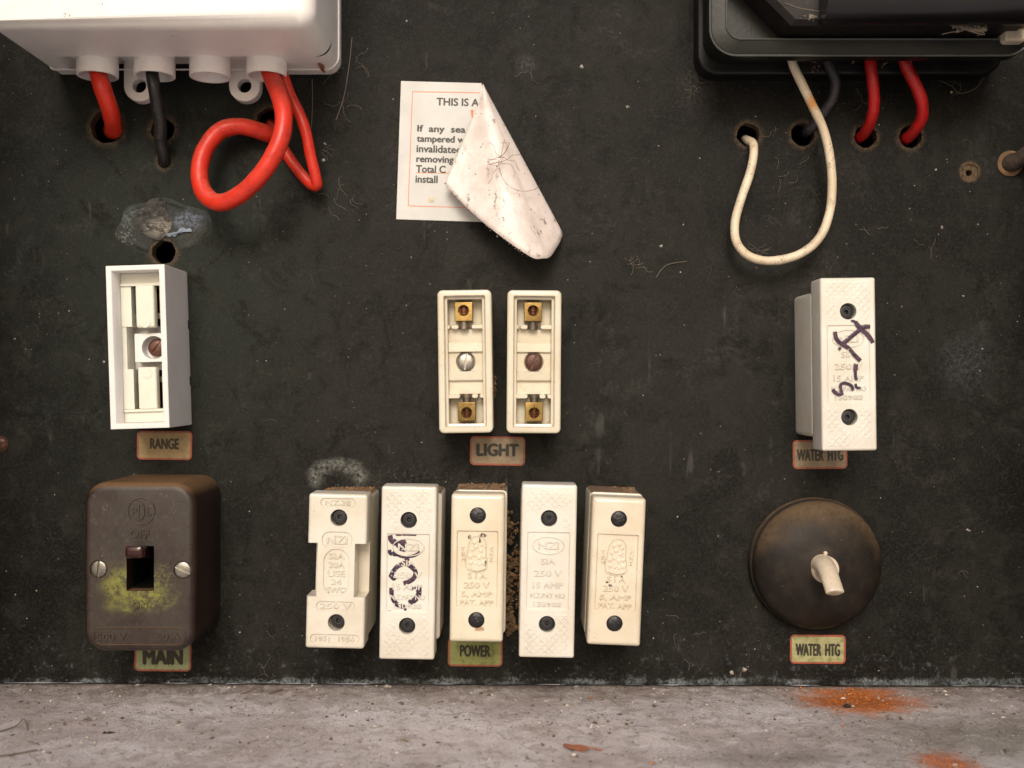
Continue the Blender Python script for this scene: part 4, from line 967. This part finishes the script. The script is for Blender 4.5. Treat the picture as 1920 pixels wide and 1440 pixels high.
f = [(i*(NYg+1)+j, (i+1)*(NYg+1)+j, (i+1)*(NYg+1)+j+1, i*(NYg+1)+j+1) for i in range(NXg) for j in range(NYg)]
f = [q for q in f if max(v[k][2] for k in q) > -1]
b.raw(v, f).build('blistered_paint', M['crust'], mp, ang=80, recalc=False)
def blobpoly(b, pts, k, ox, oy, z1, seed, steps=6):
    P = [Lc(mp, ox+x/k, oy+y/k, 0) for x, y in pts]; P = cat([(p.x, p.y, 0) for p in P], 4, True)
    c = sum(P, Vector())/len(P); rings = [[(p.x, p.y, -1) for p in P]]
    for i in range(steps):
        t_ = i/steps; sc_ = 1-t_*.96; rings.append([(c.x+(p.x-c.x)*sc_, c.y+(p.y-c.y)*sc_, z1*(.55+.45*t_)+2.2*noise.noise(Vector((p.x*sc_*.10+seed, p.y*sc_*.10, 1)))) for p in P])
    b.stack(rings)
b = MB(); blobpoly(b, [(770, 120), (980, 110), (1040, 290), (1130, 420), (1100, 560), (1050, 640), (960, 740), (860, 750), (700, 680), (560, 540), (480, 440), (500, 350), (640, 260)], 8.35, 190, 360, 6, 1, 9)
b.build('ash_crust', M['ash'], mp, ang=40)
b = MB(); blobpoly(b, [(1030, 665), (1110, 640), (1200, 625), (1230, 575), (1280, 555), (1340, 585), (1400, 570), (1420, 625), (1330, 612), (1260, 650), (1210, 655), (1160, 705), (1120, 690), (1070, 710)], 8.35, 190, 360, 7, 4, 3); b.build('paint_flake', M['bluechip'], mp, ang=40)

# ------------------------------------------------------------------ little fixings
p = B(2, 832); o = empty('wall_screw', p.x, p.y, 0, 0, 'rusty brown screw head cut by the left edge of the photo', 'screw'); screw('screw_head', o, 0, 0, 2, 12, 20, M['rust'], dome=4)
MB().cyl(14.5, .3, 2.2, 0, 0, 24).build('washer', M['rust'], o)
p = B(1893, 305); o = empty('cable_stub', p.x, p.y, 0, 0, 'brown stub fitting with brass end at the right edge', 'fitting')
b = MB(); b.tube([(-6, -4, -2), (2, -1, 12), (8, 2, 18), (14, 5, 25), (20, 7, 30), (27, 10, 36), (34, 13, 42)], [20, 17, 15, 15], 24, wob=.5); b.build('stub_body', mat_plain('brown_stub', (.060, .038, .026), .7, .5, .7, (.16, .11, .075), bumpd=5, nsize=10), o, ang=50)
b = MB(); b.lathe([(24, .3), (24, 3), (20, 6), (14, 7)], 0, -2, 28); b.build('stub_flange', M['fluff'], o)
MB().cyl(8, 20, 34, 14, 9, 20).build('side_hole', M['void'], o)
b = MB(); b.cyl(5, 38, 52, 26, 8, 16, dome=2); b.build('brass_end', M['brass'], o)

# ------------------------------------------------------------------ dust, webs and debris
b = MB()
def pxchip(px, py, h, r): q = B(px, py, h); b.chip((q.x, q.y, q.z), r)
for i in range(240):
    pxchip(R.uniform(10, 1910), R.uniform(60, 1270)**1.0, .4, R.choice((.5, .6, .7, .8, 1.0, 1.4)))
for px, py, r_ in ((1755, 318, 2.4), (1766, 427, 2.6), (1806, 555, 2), (1842, 654, 2.2), (1815, 993, 3), (195, 678, 2.6), (606, 300, 3.5), (609, 270, 3), (1090, 126, 4.5), (1177, 200, 3.5), (1240, 462, 3), (1395, 1256, 5), (1372, 1262, 4)):
    pxchip(px, py, 1, r_); pxchip(px+R.uniform(-3, 3), py+R.uniform(-3, 3), 1, r_*.6)
tag(board_frame(b.build('dust_specks', M['grit_pale'], ang=10)), 'pale dust specks clinging to the black board', 'dust', kind='stuff')
b = MB()
def web(cx, cy, n, spread, step=9, r=.23, h=2, seg=4):
    step *= .72
    for i in range(n):
        a = R.random()*6.28; x, y = cx+R.uniform(-spread, spread), cy+R.uniform(-spread, spread); P = [tuple(B(x, y, h))]
        for j in range(seg): a += R.uniform(-.9, .9); x += step*math.cos(a); y += step*math.sin(a); P.append(tuple(B(x, y, h+R.random()*3)))
        b.tube(cat(P, 4), r, 4)
for a in ((1423, 470, 9, 7, 7), (1195, 490, 8, 12, 8), (604, 285, 4, 6, 7), (655, 120, 5, 18, 14), (648, 200, 4, 12, 12), (625, 380, 4, 12, 12), (650, 362, 5, 12, 9), (1640, 440, 3, 14, 8), (1480, 320, 5, 24, 9), (1740, 465, 3, 8, 8), 
          (1395, 1255, 5, 8, 6), (1800, 150, 4, 20, 10), (1805, 1070, 3, 4, 5), (1000, 130, 3, 12, 10), (1620, 190, 4, 8, 7), (470, 1250, 6, 60, 8), (1300, 160, 5, 10, 6), (1450, 250, 3, 8, 7), (1300, 1180, 4, 60, 9)): web(*a)
b.tube(cat([tuple(B(x, y, h)) for x, y, h in ((1230, 520, 2), (1250, 497, 4), (1288, 490, 2))], 6), .45, 4)
b.tube(cat([tuple(B(x, y, h)) for x, y, h in ((1760, 150, 30), (1785, 162, 8), (1800, 175, 4), (1830, 165, 8), (1846, 140, 18), (1848, 122, 40))], 6), .45, 4)
b.tube(cat([tuple(B(x, y, h)) for x, y, h in ((660, 70, 2), (655, 120, 4), (645, 180, 2), (630, 225, 2))], 6), .7, 4)
b.tube(cat([tuple(B(x, y, h)) for x, y, h in ((585, 148, 30), (586, 190, 6), (584, 240, 2))], 6), .4, 4)
tag(board_frame(b.build('cobwebs', M['webdark'], ang=60)), 'thin dusty cobweb strands on the black board', 'cobweb', kind='stuff')
# brown fluff between and on the fuses
b = MB()
def fluff(n, x0, x1, y0, y1, h0, h1, r0, r1):
    for i in range(n): q = B(R.uniform(x0, x1), R.uniform(y0, y1), R.uniform(h0, h1)); b.chip((q.x, q.y, q.z), R.uniform(r0, r1))
def topdust(X0, X1, Yt, n):
    for i in range(n): b.chip((R.uniform(X0, X1), Yt+R.uniform(-.3, 1.2), R.uniform(3, 100)), R.uniform(.8, 2.6), .7)
topdust(-342, -256, -193.5, 260); topdust(-98, -12, -187, 240); topdust(142, 226, -194, 260); topdust(-218, -132, -192, 120)
for px_, py_, r_ in ((955, 985, 9), (957, 1010, 7), (956, 1058, 10), (955, 1086, 11), (957, 1112, 9), (955, 1150, 8), (962, 1168, 11), (960, 1180, 8), (970, 1052, 6), (970, 1100, 7)):
    q = B(px_, py_, 8)
    for k_ in range(4): b.chip((q.x+R.uniform(-4, 4), q.y+R.uniform(-7, 7), q.z+R.uniform(-4, 8)), r_*R.uniform(.6, 1.0), .9)
for y in (970, 1000, 1050, 1085, 1100, 1120, 1150, 1165, 1180):
    fluff(22, 951-3, 958+R.uniform(2, 8), y-13, y+13, 2, 30, 1.5, 5); 
for y in (990, 1030, 1060, 1090, 1130): fluff(9, 966, 972, y-12, y+12, 2, 40, 1.5, 4)
fluff(30, 925, 930, 705, 745, 2, 40, 1, 3)
for px, py in ((1484, 110), (1530, 120), (1545, 108), (1525, 132), (1700, 118), (1655, 122), (1600, 112)): fluff(8, px-9, px+9, py-5, py+5, 60, 90, .8, 2.2)
tag(board_frame(b.build('brown_dust', M['fluff'], ang=10)), 'crumbly brown dust caked on and between the fuses', 'dust', kind='stuff')
# grit on the slab
def fz(x, y): return floor_z(x)+2.2*noise.noise(Vector((x*.02, y*.03, 0)))+1.2*noise.noise(Vector((x*.07, y*.09, 5)))
def FP(px, py):
    """photo pixel on the slab -> (x, distance from board)"""
    h = D*(1-565.0/(py-720)); s = (D-h)/D; return ((px-960)*s, h)
gd, gp = MB(), MB()
for i in range(5200):
    x = R.uniform(-1050, 1050); y = R.random()**1.3*430+1; k = gd if R.random() < .62 else gp
    if noise.noise(Vector((x*.012, y*.02, 9))) < R.uniform(-.5, .3): continue
    r_ = R.choice((.5, .7, .9, 1.1, 1.5, 2.2) if R.random() < .90 else (3.0, 4.2)); k.chip((x, -y, fz(x, y)+r_*.3), r_, .6)
for i in range(700):
    x = R.uniform(-1050, 1050); r_ = R.uniform(.6, 2.0); gd.chip((x, -R.uniform(0, 9), fz(x, 3)+r_*.2), r_, .6)
ru = MB()
for i in range(420):
    a = R.random()*2*PI; q = R.random()**.7; x = 618+q*105*math.cos(a)+R.gauss(0, 6); y = max(3, 76+q*66*math.sin(a)); r_ = R.choice((.6, .8, 1.1, 1.5, 2.2)); ru.chip((x, -y, fz(x, y)+r_*.3), r_, .6)
for i in range(90):
    a = R.random()*2*PI; q = R.random()**.6; x = 652+q*46*math.cos(a); y = 388+q*46*math.sin(a); r_ = R.uniform(.8, 2.4); ru.chip((x, -y, fz(x, y)+r_*.3), r_, .6)
for x, y in (FP(1502, 1288), FP(1580, 1359), FP(1221, 1428), FP(1110, 1308)): ru.chip((x, -y, fz(x, y)+2), 4, .6)
tag(ru.build('rust_powder', mat_plain('orange_rust', (.60, .17, .025), .9, .5, .5, (.22, .05, .012), nsize=5), ang=10), 'orange rust powder and crumbs on the slab', 'rust', kind='stuff')
tag(gd.build('grit', M['grit'], ang=10), 'dark grit and crumbs scattered over the dusty slab', 'grit', kind='stuff')
tag(gp.build('pale_grit', M['grit_pale'], ang=10), 'pale grains scattered over the dusty slab', 'grit', kind='stuff')
def onfloor(name, mb, mat, label, cat_): return tag(mb.build(name, mat, ang=40), label, cat_)
x, y = FP(725, 1289); b = MB(); b.chip((x, -y, fz(x, y)+3), 6.5, .6); b.chip((x+6, -y, fz(x, y)+2), 5, .6); onfloor('pebble', b, M['grit_pale'], 'pale chip of stone on the slab near the board, left of centre', 'pebble')
x, y = FP(121, 1362); b = MB(); b.chip((x, -y, fz(x, y)+3), 4, .9); onfloor('pebble', b, M['fluff'], 'small tan pebble on the left of the slab', 'pebble')
def twig(pts, r, label, mat='twig'):
    P = []
    for px, py, up in pts: x, y = FP(px, py); P.append((x, -y, fz(x, y)+up))
    b = MB(); b.tube(cat(P, 4), r, 6, wob=.4); onfloor('twig', b, M[mat], label, 'twig')
twig([(0, 1376, 2), (30, 1366, 5), (45, 1358, 8), (52, 1372, 2)], 1.0, 'bent dark twig at the left edge of the slab')
twig([(0, 1421, 2), (30, 1418, 3), (70, 1410, 3)], 1.1, 'straight dark twig at the bottom left corner')
twig([(452, 1302, 1), (470, 1297, 5), (485, 1291, 6), (490, 1300, 1)], 1.2, 'small forked twig on the slab near the board', 'webdark')
twig([(505, 1302, 2), (530, 1295, 3)], 1.8, 'short stubby twig lying on the slab near the board')
x, y = FP(1085, 1403); b = MB(); P = cat([(x-24, -y+7, 0), (x-11, -y+13, 0), (x+6, -y+8, 0), (x+15, -y-3, 0), (x+5, -y-11, 0), (x-12, -y-7, 0)], 4, True)
b.stack([[(q.x, q.y, fz(x, y)+2+3*noise.noise(Vector((q.x*.07, q.y*.07, 1)))+abs(q.x-x)*.10) for q in P], [(q.x, q.y, fz(x, y)+3.2+3*noise.noise(Vector((q.x*.07, q.y*.07, 1)))+abs(q.x-x)*.10) for q in P]])
b.tube([(x+13, -y-2, fz(x, y)+5), (x+36, -y-8, fz(x, y)+2)], 1.2, 6); onfloor('dry_leaf', b, M['leaf'], 'small curled red-brown leaf on the slab at the bottom centre', 'leaf')
x, y = FP(1588, 1324); b = MB(); b.chip((x, -y, fz(x, y)+3), 6, .6); b.chip((x+4, -y+3, fz(x, y)+3), 5, .6); onfloor('black_crumb', b, M['slot'], 'black crumb in the middle of the orange rust stain', 'crumb')
x, y = FP(205, 1376); b = MB(); b.chip((x, -y, fz(x, y)+2), 6, .4); b.chip((x-8, -y, fz(x, y)+2), 4, .5); onfloor('black_crumb', b, M['slot'], 'flat black crumb on the left half of the slab', 'crumb')
for o in bpy.data.objects:
    if '_f' in o: del o['_f']
